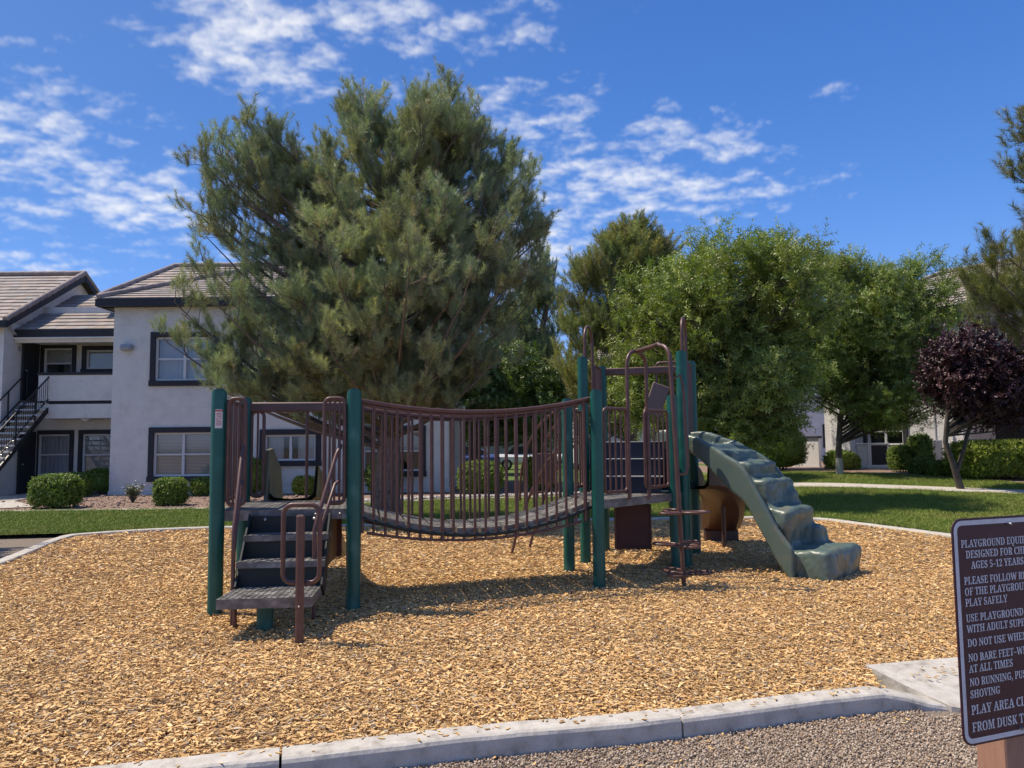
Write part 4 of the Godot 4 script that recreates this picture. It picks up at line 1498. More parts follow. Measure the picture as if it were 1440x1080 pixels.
	part("interior", room, M.dark, w)

# rows of flat concrete tiles on a slope: lower left, lower right, upper right, upper left
func tiled_slope(mb: MB, a: Vector3, b: Vector3, c: Vector3, d: Vector3, tile_w := 0.32, tile_h := 0.34) -> void:
	var n := (b - a).cross(d - a)
	if n.length() < 1e-5: n = (b - a).cross(c - a)
	n = n.normalized()
	if n.y < 0: n = -n
	var rows := maxi(2, int(((a + b) * 0.5).distance_to((c + d) * 0.5) / tile_h))
	var along := (b - a).normalized()
	for j in rows:
		var t0 := float(j) / rows
		var t1 := float(j + 1) / rows
		var l0 := a.lerp(d, t0)
		var r0 := b.lerp(c, t0)
		var l1 := a.lerp(d, t1)
		var r1 := b.lerp(c, t1)
		var s0 := (l0 - a).dot(along)
		var s1 := (r0 - a).dot(along)
		var u0 := (l1 - a).dot(along)
		var u1 := (r1 - a).dot(along)
		var off := (j % 2) * tile_w * 0.5
		var k := floori((minf(s0, u0) - off) / tile_w)
		while k * tile_w + off < maxf(s1, u1):
			var x0 := k * tile_w + off
			var x1 := x0 + tile_w - 0.006
			var p0 := clampf(x0, s0, s1)
			var p1 := clampf(x1, s0, s1)
			var q0 := clampf(x0, u0, u1)
			var q1 := clampf(x1, u0, u1)
			k += 1
			if p1 - p0 < 0.004 and q1 - q0 < 0.004: continue
			var lift := n * (0.034 + rr(-0.004, 0.004))
			var va := l0 + along * (p0 - s0) + lift
			var vb := l0 + along * (p1 - s0) + lift
			var vc := l1 + along * (q1 - u0) + n * 0.004
			var vd := l1 + along * (q0 - u0) + n * 0.004
			var sh := rr(0.82, 1.15)
			var warm := rr(-0.02, 0.03)
			mb.col = Color((0.315 + warm) * sh, 0.275 * sh, (0.245 - warm * 0.5) * sh)
			mb.quad(va, vb, vc, vd, n)
			mb.quad(va, vb, vb - lift * 1.1, va - lift * 1.1, (a - d).normalized())
	# under-sheet
	mb.col = Color(0.12, 0.10, 0.09)
	mb.quad(a - n * 0.02, b - n * 0.02, c - n * 0.02, d - n * 0.02, n)

func ridge_caps(mb: MB, a: Vector3, b: Vector3) -> void:
	var L := a.distance_to(b)
	var n := int(L / 0.36)
	for i in n:
		var p := a.lerp(b, float(i) / n)
		var q := a.lerp(b, (i + 1.08) / n)
		var sh := rr(0.8, 1.1)
		mb.col = Color(0.30 * sh, 0.245 * sh, 0.22 * sh)
		mb.tube([p + Vector3.UP * 0.005, q + Vector3.UP * 0.03], [0.10, 0.085], 7)

func tile_mb() -> MB:
	var m := MB.new()
	m.use_col = true
	return m

func make_left_building() -> void:
	var B := thing("apartment_building", "two-storey grey stucco apartment building with tiled roofs and dark window trim", "building", V(-8, 0, 24.2))
	var X := Vector3.RIGHT
	var Z := Vector3(0, 0, 1)
	var up := Vector3.UP
	# --- main block front
	var f := Face.new(V(0, 0, 24.2), X, Z)
	var wins := [[-11.43, -9.27, 3.41, 5.13, 2, 2, "curtain"], [-11.41, -9.25, 0.41, 2.11, 2, 2, "blind"], [-7.93, -6.0, 0.86, 2.01, 2, 1, "open"], [-7.93, -6.0, 3.6, 5.1, 2, 2, "half"], [-4.85, -2.72, 0.50, 2.09, 2, 2, "half"], [-4.85, -2.72, 3.41, 5.13, 2, 2, "curtain"]]
	var holes := []
	for w in wins: holes.append(opening(w))
	var wm := MB.new()
	wall_holes(wm, f, -12.62, -2.0, -0.05, 6.0, 0.22, holes)
	part("wall", wm, M.stucco, B)
	for w in wins:
		window(B, f, w, w[4], w[5], w[6])
	var rv := MB.new()
	rv.box(V(-7.31, 2.74, 24.197), Vector3(10.62, 0.016, 0.012))
	part("control_joint", rv, M.stucco, B)
	var sides := MB.new()
	sides.box(V(-12.52, 2.97, 28.43), Vector3(0.2, 6.04, 8.0))
	sides.box(V(-2.10, 2.97, 28.43), Vector3(0.2, 6.04, 8.0))
	sides.box(V(-7.3, 2.97, 32.5), Vector3(10.6, 6.04, 0.2))
	part("side_wall", sides, M.stucco, B)
	var ext := MB.new()
	ext.box(V(-7.3, 0.06, 24.19), Vector3(10.66, 0.16, 0.06))
	part("base_screed", ext, M.stucco, B)
	# --- roof of the main block
	var rm := tile_mb()
	var el := V(-12.98, 6.16, 23.86)
	var er := V(-1.64, 6.16, 23.86)
	var k0 := V(-9.9, 8.02, 28.3)
	var k1 := V(-4.6, 8.02, 28.3)
	tiled_slope(rm, el, er, k1, k0)
	tiled_slope(rm, V(-12.98, 6.16, 32.9), el, k0, k0 + Vector3(0, 0, -0.01))
	tiled_slope(rm, er, V(-1.64, 6.16, 32.9), k1 + Vector3(0, 0, -0.01), k1)
	tiled_slope(rm, V(-1.64, 6.16, 32.9), V(-12.98, 6.16, 32.9), k0, k1)
	ridge_caps(rm, el + up * 0.05, k0 + up * 0.05)
	ridge_caps(rm, er + up * 0.05, k1 + up * 0.05)
	ridge_caps(rm, k0 + up * 0.05, k1 + up * 0.05)
	# taller roof behind
	var bl := V(-13.9, 6.55, 25.6)
	var bk0 := V(-12.95, 8.42, 29.2)
	tiled_slope(rm, bl, V(-4, 6.55, 25.6), V(-4.6, 8.42, 29.2), bk0)
	tiled_slope(rm, V(-13.9, 6.55, 32.8), bl, bk0, bk0 + Vector3(0, 0, -0.01))
	ridge_caps(rm, bl + up * 0.05, bk0 + up * 0.05)
	ridge_caps(rm, bk0 + up * 0.05, V(-4.6, 8.47, 29.2))
	part("roof", rm, M.tile, B)
	var fs := MB.new()
	fs.box(V(-7.31, 6.03, 23.84), Vector3(11.46, 0.24, 0.05))
	fs.box(V(-13.0, 6.03, 28.35), Vector3(0.05, 0.24, 9.0))
	fs.box(V(-1.62, 6.03, 28.35), Vector3(0.05, 0.24, 9.0))
	fs.box(V(-7.31, 5.95, 24.05), Vector3(11.3, 0.04, 0.40))
	fs.box(V(-12.8, 5.95, 28.35), Vector3(0.40, 0.04, 8.6))
	part("fascia", fs, M.trim, B)
	# --- wall light
	var wl := MB.new()
	wl.box(V(-12.15, 4.64, 24.10), Vector3(0.36, 0.20, 0.16), Basis.IDENTITY, 0.03)
	wl.box(V(-12.15, 4.60, 24.00), Vector3(0.30, 0.10, 0.06), Basis(Vector3.RIGHT, 0.4), 0.015)
	var wlo := part("wall_light", wl, M.util, B, "grey box flood light on the wall")
	var ll := MB.new()
	ll.box(V(-12.31, 4.64, 24.02), Vector3(0.05, 0.08, 0.05), Basis.IDENTITY, 0.012)
	part("lens", ll, M.vinyl, wlo)
	# --- recessed entry bay
	var fb := Face.new(V(0, 0, 26.0), X, Z)
	var rw := [[-16.03, -14.80, 3.72, 5.02, 1, 2, "half"], [-14.60, -13.30, 4.02, 4.95, 1, 1, "blind"], [-16.1, -14.78, 0.46, 2.10, 1, 2, "curtain"], [-14.62, -13.30, 0.42, 2.10, 1, 2, "blind"]]
	holes = []
	for w in rw: holes.append(opening(w, 0.14))
	var rwm := MB.new()
	wall_holes(rwm, fb, -16.4, -12.6, -0.05, 6.3, 0.22, holes)
	part("wall", rwm, M.stucco, B)
	for w in rw:
		window(B, fb, w, w[4], w[5], w[6], 0.14)
	# upper floor slab, balcony parapet and slot
	var sl := MB.new()
	sl.box(V(-14.0, 2.68, 25.40), Vector3(2.72, 0.46, 1.16))
	part("balcony_beam", sl, M.stucco, B)
	var bp := MB.new()
	bp.box(V(-14.0, 3.44, 24.92), Vector3(2.70, 0.84, 0.16))
	bp.box(V(-15.28, 3.44, 25.36), Vector3(0.16, 0.84, 0.7))
	part("balcony_wall", bp, M.stucco, B)
	var bs := MB.new()
	bs.box(V(-14.0, 2.965, 24.97), Vector3(2.64, 0.11, 0.10))
	part("balcony_slot", bs, M.trim, B)
	var bc := MB.new()
	bc.box(V(-14.0, 3.90, 24.92), Vector3(2.76, 0.09, 0.24), Basis.IDENTITY, 0.01)
	part("balcony_cap", bc, M.trim, B)
	# doors on the wing wall side
	for y in [[3.06, 5.0], [0.0, 2.05]]:
		var dm := MB.new()
		dm.box(V(-15.95, (y[0] + y[1]) * 0.5, 25.35), Vector3(0.06, y[1] - y[0], 0.86), Basis.IDENTITY, 0.01)
		var dr := part("door", dm, M.door, B)
		var hd := MB.new()
		hd.box(V(-15.90, y[0] + 0.98, 25.08), Vector3(0.06, 0.05, 0.05), Basis.IDENTITY, 0.015)
		part("handle", hd, M.bolt, dr)
	# lower roof over the bay
	var lr := tile_mb()
	tiled_slope(lr, V(-16.0, 5.30, 24.55), V(-12.6, 5.30, 24.55), V(-12.6, 7.10, 27.9), V(-16.0, 7.10, 27.9))
	part("bay_roof", lr, M.tile, B)
	var lf := MB.new()
	lf.box(V(-14.3, 5.17, 24.53), Vector3(3.38, 0.26, 0.05))
	part("fascia", lf, M.trim, B)
	var soff := MB.new()
	soff.box(V(-14.3, 5.02, 25.2), Vector3(3.38, 0.05, 1.5))
	soff.box(V(-14.3, 4.96, 24.62), Vector3(3.38, 0.14, 0.12))
	part("soffit", soff, M.stucco, B)
	for e in [V(-14.4, 4.99, 25.0), V(-13.95, 2.45, 25.2)]:
		var pl := MB.new()
		pl.tube([e, e - up * 0.06, e - up * 0.09], [0.16, 0.16, 0.08], 12)
		part("ceiling_light", pl, M.vinyl, B)
	# --- left wing: gable end facing the bay
	var ww := MB.new()
	ww.box(V(-16.1, 2.75, 27.83), Vector3(0.2, 5.6, 7.56))
	ww.box(V(-21.2, 2.75, 24.15), Vector3(10.0, 5.6, 0.2))
	# gable triangle
	var ga := V(-16.0, 5.75, 24.4)
	var gb := V(-16.0, 5.75, 31.6)
	var gc := V(-16.0, 7.75, 28.0)
	ga = V(-16.0, 5.53, 24.05)
	gb = V(-16.0, 5.53, 31.6)
	ww.tri(ga, gb, gc, X, X, X)
	var dx := Vector3(-0.2, 0, 0)
	ww.tri(ga + dx, gb + dx, gc + dx, -X, -X, -X)
	part("wall", ww, M.stucco, B, "grey stucco gable wall of the wing")
	var wr := tile_mb()
	tiled_slope(wr, V(-27, 5.45, 23.7), V(-15.75, 5.45, 23.7), V(-15.75, 7.86, 28.0), V(-27, 7.86, 28.0))
	tiled_slope(wr, V(-15.75, 5.62, 32.0), V(-27, 5.62, 32.0), V(-27, 7.86, 28.0), V(-15.75, 7.86, 28.0))
	ridge_caps(wr, V(-27, 7.92, 28.0), V(-15.75, 7.92, 28.0))
	ridge_caps(wr, V(-15.75, 5.51, 23.7), V(-15.75, 7.92, 28.0))
	ridge_caps(wr, V(-15.75, 5.68, 32.0), V(-15.75, 7.92, 28.0))
	part("wing_roof", wr, M.tile, B)
	var wf := MB.new()
	wf.beam(V(-15.72, 5.35, 23.7), V(-15.72, 7.74, 28.0), 0.05, 0.18, up)
	wf.beam(V(-15.72, 5.52, 32.0), V(-15.72, 7.74, 28.0), 0.05, 0.18, up)
	wf.box(V(-21.3, 5.36, 23.68), Vector3(11.2, 0.22, 0.05))
	part("fascia", wf, M.trim, B)
	# numbers / bell plates beside the upper door
	var nb := MB.new()
	nb.box(V(-15.985, 4.72, 24.80), Vector3(0.03, 0.16, 0.12))
	part("wall_plate", nb, M.util, B)
	# gutter pipe
	var gp := MB.new()
	gp.tube([V(-15.95, 5.45, 24.05), V(-15.94, 5.25, 24.35), V(-15.92, 5.10, 24.60)], 0.035, 7)
	part("drain_pipe", gp, M.util, B)
	# --- outdoor stairs
	var sg := MB.new()
	for x in [-15.92, -15.0]:
		sg.beam(V(x, 0.10, 21.6), V(x, 2.95, 25.1), 0.05, 0.13, up)
	var stairs := part("outdoor_stairs", sg, M.iron, B, "dark metal outdoor stairs with pale concrete treads")
	for i in 15:
		var t := (i + 1) / 15.5
		var tr := MB.new()
		tr.box(V(-15.46, 0.06 + 2.95 * t, 21.55 + 3.5 * t), Vector3(0.88, 0.06, 0.29), Basis.IDENTITY, 0.008)
		part("tread", tr, M.stucco, stairs)
	var rl := MB.new()
	for x in [-15.02, -15.88]:
		for h in [0.95, 0.22]:
			rl.tube([V(x, 0.15 + h, 21.4), V(x, 3.05 + h, 25.1)], 0.025, 6)
		for i in 5:
			var t := i / 4.0
			rl.tube([V(x, 0.1 + 2.95 * t, 21.5 + 3.6 * t), V(x, 1.15 + 2.9 * t, 21.5 + 3.6 * t)], 0.028, 6)
	part("railing", rl, M.iron, stairs)
	for i in 34:
		var b := MB.new()
		var t := (i + 0.5) / 34.0
		b.tube([V(-15.02, 0.40 + 2.9 * t, 21.45 + 3.62 * t), V(-15.02, 1.08 + 2.9 * t, 21.45 + 3.62 * t)], 0.010, 5, false)
		part("baluster", b, M.iron, stairs)
	for i in 14:
		var kn := MB.new()
		var t := (i + 0.5) / 14.0
		kn.tube([V(-14.99, 0.36 + 2.9 * t, 21.45 + 3.6 * t), V(-14.95, 0.36 + 2.9 * t, 21.45 + 3.6 * t)], 0.035, 8)
		part("knob", kn, M.bolt, stairs)

func make_right_building() -> void:
	var B := thing("apartment_building", "white stucco apartment building with tiled roof behind the purple-leaved tree", "building", V(16, 0.45, 29))
	var p0 := V(12.6, 0.4, 31.1)
	var p1 := V(21.8, 0.4, 19.1)
	var r := (p1 - p0).normalized()
	var n := Vector3(r.z, 0, -r.x)
	if n.x > 0: n = -n
	var f := Face.new(p0, r, n)
	var L := p0.distance_to(p1)
	var up := Vector3.UP
	var wins := [[1.6, 3.3, 0.75, 2.1, 2, 2, "half"], [1.6, 3.3, 3.5, 4.9, 2, 2, "blind"], [9.2, 11.0, 0.5, 2.1, 2, 2, "half"], [9.2, 11.0, 3.4, 4.9, 2, 2, "blind"]]
	var holes := []
	for w in wins: holes.append(opening(w))
	# open entry bay in the middle
	holes.append([5.2, 7.6, -0.05, 2.4])
	holes.append([5.2, 7.6, 3.6, 5.2])
	var wm := MB.new()
	wall_holes(wm, f, 0, L, -0.1, 5.8, 0.25, holes)
	part("wall", wm, M.stucco_white, B)
	for w in wins:
		window(B, f, w, w[4], w[5], w[6])
	var bay := MB.new()
	bay.quad(f.p(5.0, -0.1, -1.3), f.p(7.8, -0.1, -1.3), f.p(7.8, 5.4, -1.3), f.p(5.0, 5.4, -1.3), n)
	bay.quad(f.p(5.19, -0.1, -0.25), f.p(5.19, -0.1, -1.3), f.p(5.19, 5.4, -1.3), f.p(5.19, 5.4, -0.25), r)
	bay.quad(f.p(7.61, -0.1, -0.25), f.p(7.61, -0.1, -1.3), f.p(7.61, 5.4, -1.3), f.p(7.61, 5.4, -0.25), -r)
	bay.quad(f.p(5.0, 3.0, -0.25), f.p(7.8, 3.0, -0.25), f.p(7.8, 3.0, -1.3), f.p(5.0, 3.0, -1.3), up)
	part("entry_bay", bay, M.stucco_white, B)
	var dr := MB.new()
	dr.box(f.p(6.2, 1.0, -1.27), Vector3(0.9, 2.05, 0.05), f.b(), 0.01)
	part("door", dr, M.door, B)
	# left end wall and a projecting pier
	var ew := MB.new()
	ew.box(f.p(0.1, 2.85, -4.1), Vector3(0.2, 5.9, 7.7), f.b())
	for px in [0.9, 8.4]:
		var pr := MB.new()
		pr.box(f.p(px, 2.85, 0.22), Vector3(0.75, 5.88, 0.42), f.b())
		part("pier", pr, M.stucco_white, B)
	part("end_wall", ew, M.stucco_white, B)
	# patio wall with dark coping
	var pw := MB.new()
	pw.box(f.p(-1.6, 0.55, 0.6), Vector3(3.4, 1.3, 0.16), f.b())
	part("patio_wall", pw, M.stucco_white, B)
	var cp := MB.new()
	cp.box(f.p(-1.6, 1.25, 0.6), Vector3(3.5, 0.09, 0.26), f.b(), 0.01)
	part("coping", cp, M.trim, B)
	var rm := tile_mb()
	tiled_slope(rm, f.p(-0.5, 5.75, 0.5), f.p(L + 0.5, 5.75, 0.5), f.p(L - 3.0, 7.9, -4.2), f.p(3.0, 7.9, -4.2))
	tiled_slope(rm, f.p(-0.5, 5.75, -8.9), f.p(-0.5, 5.75, 0.5), f.p(3.0, 7.9, -4.2), f.p(3.0, 7.9, -4.21))
	ridge_caps(rm, f.p(3.0, 7.95, -4.2), f.p(L - 3.0, 7.95, -4.2))
	ridge_caps(rm, f.p(-0.5, 5.8, 0.5), f.p(3.0, 7.95, -4.2))
	part("roof", rm, M.tile, B)
	var fs := MB.new()
	fs.box(f.p(L * 0.5, 5.62, 0.5), Vector3(L + 1.0, 0.24, 0.05), f.b())
	fs.box(f.p(L * 0.5, 5.53, 0.25), Vector3(L + 0.9, 0.04, 0.5), f.b())
	fs.box(f.p(-0.5, 5.62, -4.1), Vector3(0.05, 0.24, 9.0), f.b())
	part("fascia", fs, M.trim, B)

	# air conditioner in front
	var A := thing("air_conditioner", "white air conditioning condenser with dark grille on concrete pad beside white wall", "air conditioner", V(13.25, 0.45, 28.4))
	var pad := MB.new()
	pad.box(V(13.25, 0.47, 28.4), Vector3(1.0, 0.10, 1.0), Basis.IDENTITY, 0.01)
	part("pad", pad, M.concrete, A)
	var cs := MB.new()
	for s in [[-0.36, -0.36], [0.36, -0.36], [-0.36, 0.36], [0.36, 0.36]]:
		cs.box(V(13.25 + s[0], 0.94, 28.4 + s[1]), Vector3(0.07, 0.80, 0.07), Basis.IDENTITY, 0.01)
	cs.box(V(13.25, 1.36, 28.4), Vector3(0.84, 0.07, 0.84), Basis.IDENTITY, 0.02)
	cs.box(V(13.25, 0.56, 28.4), Vector3(0.82, 0.08, 0.82), Basis.IDENTITY, 0.01)
	cs.box(V(12.93, 0.96, 28.38), Vector3(0.14, 0.74, 0.76), Basis.IDENTITY, 0.01)
	part("case", cs, M.ac, A)
	var gr := MB.new()
	gr.box(V(13.25, 0.95, 28.4), Vector3(0.70, 0.72, 0.70))
	for i in 12:
		gr.box(V(13.30, 0.64 + i * 0.055, 28.03), Vector3(0.60, 0.018, 0.03))
	part("grille", gr, M.ac_dark, A)
	# utility box
	var U := thing("utility_box", "grey electrical cabinet standing against the white building wall", "utility box", V(14.9, 0.45, 27.3))
	var ub := MB.new()
	ub.box(V(14.9, 0.95, 27.3), Vector3(0.55, 1.05, 0.32), Basis(up, 0.6), 0.02)
	part("cabinet", ub, M.util, U)
	var ud := MB.new()
	ud.box(V(14.78, 1.0, 27.14), Vector3(0.20, 0.5, 0.02), Basis(up, 0.6), 0.008)
	part("dark_door", ud, M.iron, U)
	var uc := MB.new()
	uc.tube([V(15.02, 1.4, 27.35), V(15.02, 2.6, 27.35)], 0.04, 8)
	part("conduit", uc, M.util, U)

func make_far() -> void:
	# far building and parked cars behind the lawn
	var B := thing("carport_building", "distant pale low building seen between the bridge bars", "building", V(-2, 0, 62))
	var w := MB.new()
	w.box(V(-2, 1.5, 64), Vector3(36, 3.2, 0.3))
	part("wall", w, M.stucco_white, B)
	var ro := MB.new()
	ro.box(V(-2, 3.2, 62), Vector3(37, 0.25, 5))
	part("roof", ro, M.trim, B)
	for i in 7:
		var pm := MB.new()
		pm.box(V(-17 + i * 5.0, 1.5, 59.8), Vector3(0.2, 3.2, 0.2))
		part("pillar", pm, M.stucco_white, B)
	var D := thing("apartment_building", "distant white building glimpsed under the trees beyond the shaded hedge", "building", V(12, 0.45, 46))
	var dw := MB.new()
	dw.box(V(12, 3.2, 46), Vector3(17, 5.6, 6))
	part("wall", dw, M.stucco_white, D)
	var dr := tile_mb()
	tiled_slope(dr, V(3, 5.9, 42.5), V(21, 5.9, 42.5), V(18, 7.6, 46), V(6, 7.6, 46))
	tiled_slope(dr, V(3, 5.9, 49.5), V(3, 5.9, 42.5), V(6, 7.6, 46), V(6, 7.6, 46.01))
	part("roof", dr, M.tile, D)
	for i in 4:
		for y in [1.4, 4.2]:
			var dn := MB.new()
			dn.box(V(5.5 + i * 4.2, y + 0.4, 42.97), Vector3(1.6, 1.3, 0.08))
			var dwo := part("window", dn, M.trim, D)
			var dp := MB.new()
			dp.box(V(5.5 + i * 4.2, y + 0.4, 42.92), Vector3(1.3, 1.0, 0.04))
			part("pane", dp, M.curtain, dwo)
	var cars := [[-2.9, 46.0, Color(0.05, 0.08, 0.22), "dark blue parked car far beyond the clipped hedge"], [1.0, 46.5, Color(0.62, 0.62, 0.62), "white parked car far beyond the lawn behind the bridge"], [5.0, 46.0, Color(0.30, 0.31, 0.33), "silver grey parked car far behind the tower"]]
	for c in cars:
		var C := thing("parked_car", c[3], "car", V(c[0], 0, c[1]), "cars parked beyond the lawn")
		var o := V(c[0], 0, c[1])
		var bm := MB.new()
		bm.box(o + Vector3(0, 0.62, 0), Vector3(4.3, 0.62, 1.75), Basis.IDENTITY, 0.16)
		var prof := [[-1.5, 0.9], [-0.95, 1.42], [0.75, 1.45], [1.55, 0.92]]
		for k in 3:
			for s in [-0.75, 0.75]:
				pass
		for k in 3:
			var a: Array = prof[k]
			var b: Array = prof[k + 1]
			bm.quad(o + Vector3(a[0], a[1], -0.7), o + Vector3(b[0], b[1], -0.7), o + Vector3(b[0], b[1], 0.7), o + Vector3(a[0], a[1], 0.7), Vector3.UP)
		part("body", bm, mat(c[2].linear_to_srgb(), 0.3), C)
		var gm := MB.new()
		for s in [-0.71, 0.71]:
			gm.quad(o + Vector3(-1.40, 0.92, s), o + Vector3(1.42, 0.92, s), o + Vector3(0.72, 1.40, s), o + Vector3(-0.92, 1.38, s), Vector3(0, 0, s))
		part("side_window", gm, mat(lin(0.02, 0.025, 0.03), 0.1), C)
		for x in [-1.35, 1.4]:
			for s in [-0.8, 0.8]:
				var wm := MB.new()
				wm.tube([o + Vector3(x, 0.32, s - 0.1), o + Vector3(x, 0.32, s + 0.1)], 0.32, 16)
				var wo := part("wheel", wm, M.iron, C)
				var rim := MB.new()
				rim.tube([o + Vector3(x, 0.32, s - 0.11), o + Vector3(x, 0.32, s + 0.11)], 0.19, 12)
				part("rim", rim, M.bolt, wo)

# ---------------------------------------------------------------- vegetation
func plume_mesh(seed_: int, needles: int, L: float, nl: float, nw: float) -> ArrayMesh:
	var r := RandomNumberGenerator.new()
	r.seed = seed_
	var mb := MB.new()
	var bend := Vector3(r.randf_range(-0.1, 0.1), 0, r.randf_range(-0.1, 0.1))
	for i in needles:
		var t := pow(r.randf(), 0.75)
		var p := Vector3(0, L * (0.10 + 0.90 * t), 0) + bend * t * t * L
		var a := r.randf_range(0, TAU)
		var open := r.randf_range(0.6, 1.25) * (1.0 - 0.4 * t)
		var rad := Vector3(cos(a), 0, sin(a))
		var dir := Vector3.UP * cos(open) + rad * sin(open)
		var side := dir.cross(Vector3(r.randf_range(-1, 1), r.randf_range(-1, 1), r.randf_range(-1, 1))).normalized() * nw * 0.5
		var len := nl * r.randf_range(0.7, 1.15)
		var tip := p + dir * len + Vector3.UP * -0.1 * len
		mb.flat(p - side, p + side, tip)
	return mb.mesh()

func leafy_mesh(seed_: int, leaves: int, L: float, ll: float, lw: float) -> ArrayMesh:
	var r := RandomNumberGenerator.new()
	r.seed = seed_
	var mb := MB.new()
	for i in leaves:
		var t := (i + r.randf()) / leaves
		var p := Vector3(0, L * t, 0)
		var a := i * 2.4 + r.randf_range(-0.4, 0.4)
		var open := r.randf_range(0.5, 1.35)
		var rad := Vector3(cos(a), 0, sin(a))
		var dir := (Vector3.UP * cos(open) + rad * sin(open)).normalized()
		var side := dir.cross(Vector3.UP + rad * r.randf_range(-0.6, 0.6)).normalized()
		var nrm := side.cross(dir).normalized()
		var len := ll * r.randf_range(0.7, 1.2)
		var w := lw * r.randf_range(0.8, 1.2) * 0.5
		var tip := p + dir * len - nrm * len * 0.15
		var mid := p + dir * len * 0.48
		mb.flat(p, mid + side * w + nrm * w * 0.35, mid)
		mb.flat(mid, mid + side * w + nrm * w * 0.35, tip)
		mb.flat(p, mid, mid - side * w + nrm * w * 0.35)
		mb.flat(mid, tip, mid - side * w + nrm * w * 0.35)
	return mb.mesh()

func lobe_f(p: Vector3, lobes: Array) -> float:
	var m := 99.0
	for l in lobes:
		var q: Vector3 = (p - l[0]) / l[1]
		m = minf(m, q.length())
	return m

func mixcol(cols: Array) -> Color:
	var c: Color = cols[rng.randi() % cols.size()]
	var k := rr(0.82, 1.2)
	return Color(c.r * k, c.g * k, c.b * k)

func grow(called: String, label: String, trunk: Array, radii: Array, lobes: Array, o: Dictionary, group := "") -> Node3D:
	var T := thing(called, label, "tree", trunk[0], group)
	var tm := MB.new()
	var flare := trunk.duplicate()
	flare[0] = flare[0] - Vector3.UP * 0.05
	tm.tube(flare, radii, 14)
	var tr := part("trunk", tm, o.bark, T)
	var limbs := MB.new()
	var bufs := []
	for m in o.mesh: bufs.append(PackedFloat32Array())
	var wsum := 0.0
	var ws := []
	for l in lobes:
		var rad: Vector3 = l[1]
		wsum += pow(rad.x * rad.y * rad.z, 0.72)
		ws.append(wsum)
	var zbase: float = trunk[0].y
	var n := 0
	for i in o.prim:
		var pick := rng.randf() * wsum
		var li := 0
		while ws[li] < pick: li += 1
		var l: Array = lobes[li]
		var dir := rvec()
		if dir.y < -0.5 and rng.randf() < 0.6: dir.y = -dir.y
		var target: Vector3 = l[0] + dir * (l[1] as Vector3) * rr(0.55, 0.93)
		# where it leaves the trunk
		var best := 0.0
		var horiz := 0.0
		var start: Vector3 = trunk[trunk.size() - 1]
		var sr := 0.05
		var want := 0.0
		for k in 24:
			var t := lerpf(o.start, 0.98, k / 23.0)
			var s := t * (trunk.size() - 1)
			var a := mini(int(s), trunk.size() - 2)
			var p: Vector3 = trunk[a].lerp(trunk[a + 1], s - a)
			horiz = Vector2(target.x - p.x, target.z - p.z).length()
			want = absf(target.y - p.y - horiz * o.rise) + rr(0, 0.35)
			if k == 0 or want < best:
				best = want
				start = p
				sr = lerpf(radii[a], radii[a + 1], s - a)
		var flat_ := Vector3(target.x - start.x, 0, target.z - start.z)
		var ctrl = start + flat_ * 0.62 + Vector3.UP * (target.y - start.y) * o.curve
		var pts := []
		var rad2 := []
		var r0 := minf(sr * 0.55, o.limb * (0.4 + 0.25 * start.distance_to(target)))
		for k in 8:
			var t := k / 7.0
			pts.append(start.lerp(ctrl, t).lerp(ctrl.lerp(target, t), t) + rvec() * 0.035 * t * o.scale)
			rad2.append(lerpf(r0, 0.008, pow(t, 0.7)))
		limbs.tube(pts, rad2, 5, false)
		var tone := rr(0.78, 1.25)
		var warm := rr(0.93, 1.09)
		for j in o.sec:
			var t := 1.0 - 0.75 * pow(rng.randf(), 1.35)
			var s := t * 7.0
			var a := mini(int(s), 6)
			var p: Vector3 = pts[a].lerp(pts[a + 1], s - a)
			var tan: Vector3 = (pts[a + 1] - pts[a]).normalized()
			var sd: Vector3 = (tan * 0.75 + rvec() * 0.95 + Vector3.UP * o.up).normalized()
			var len: float = o.seclen * rr(0.45, 1.15)
			var e := p + sd * len
			var fe := lobe_f(e, lobes)
			if fe > 1.06:
				len *= 0.55
				e = p + sd * len
				if lobe_f(e, lobes) > 1.06: continue
			limbs.tube([p, p.lerp(e, 0.55) + rvec() * 0.05 * len, e], [0.011, 0.007, 0.003], 3, false)
			for k in o.per:
				var q = p.lerp(e, rr(0.2, 1.05)) + rvec() * o.spread
				var fd: Vector3 = (sd * 0.55 + rvec() * o.wild + Vector3.UP * o.up2).normalized()
				var sc := rr(o.size[0], o.size[1])
				var c := mixcol(o.old if o.has("old") and rng.randf() < 0.12 else o.cols)
				c = Color(c.r * tone * warm, c.g * tone, c.b * tone / warm)
				put(bufs[n % bufs.size()], frame_along(fd, rr(0, TAU)) * Basis.from_scale(Vector3(sc, sc, sc)), q, c)
				n += 1
	part("branches", limbs, o.twig, T)
	for i in bufs.size():
		multi("crown", o.mesh[i], o.mat, bufs[i], T)
	return T

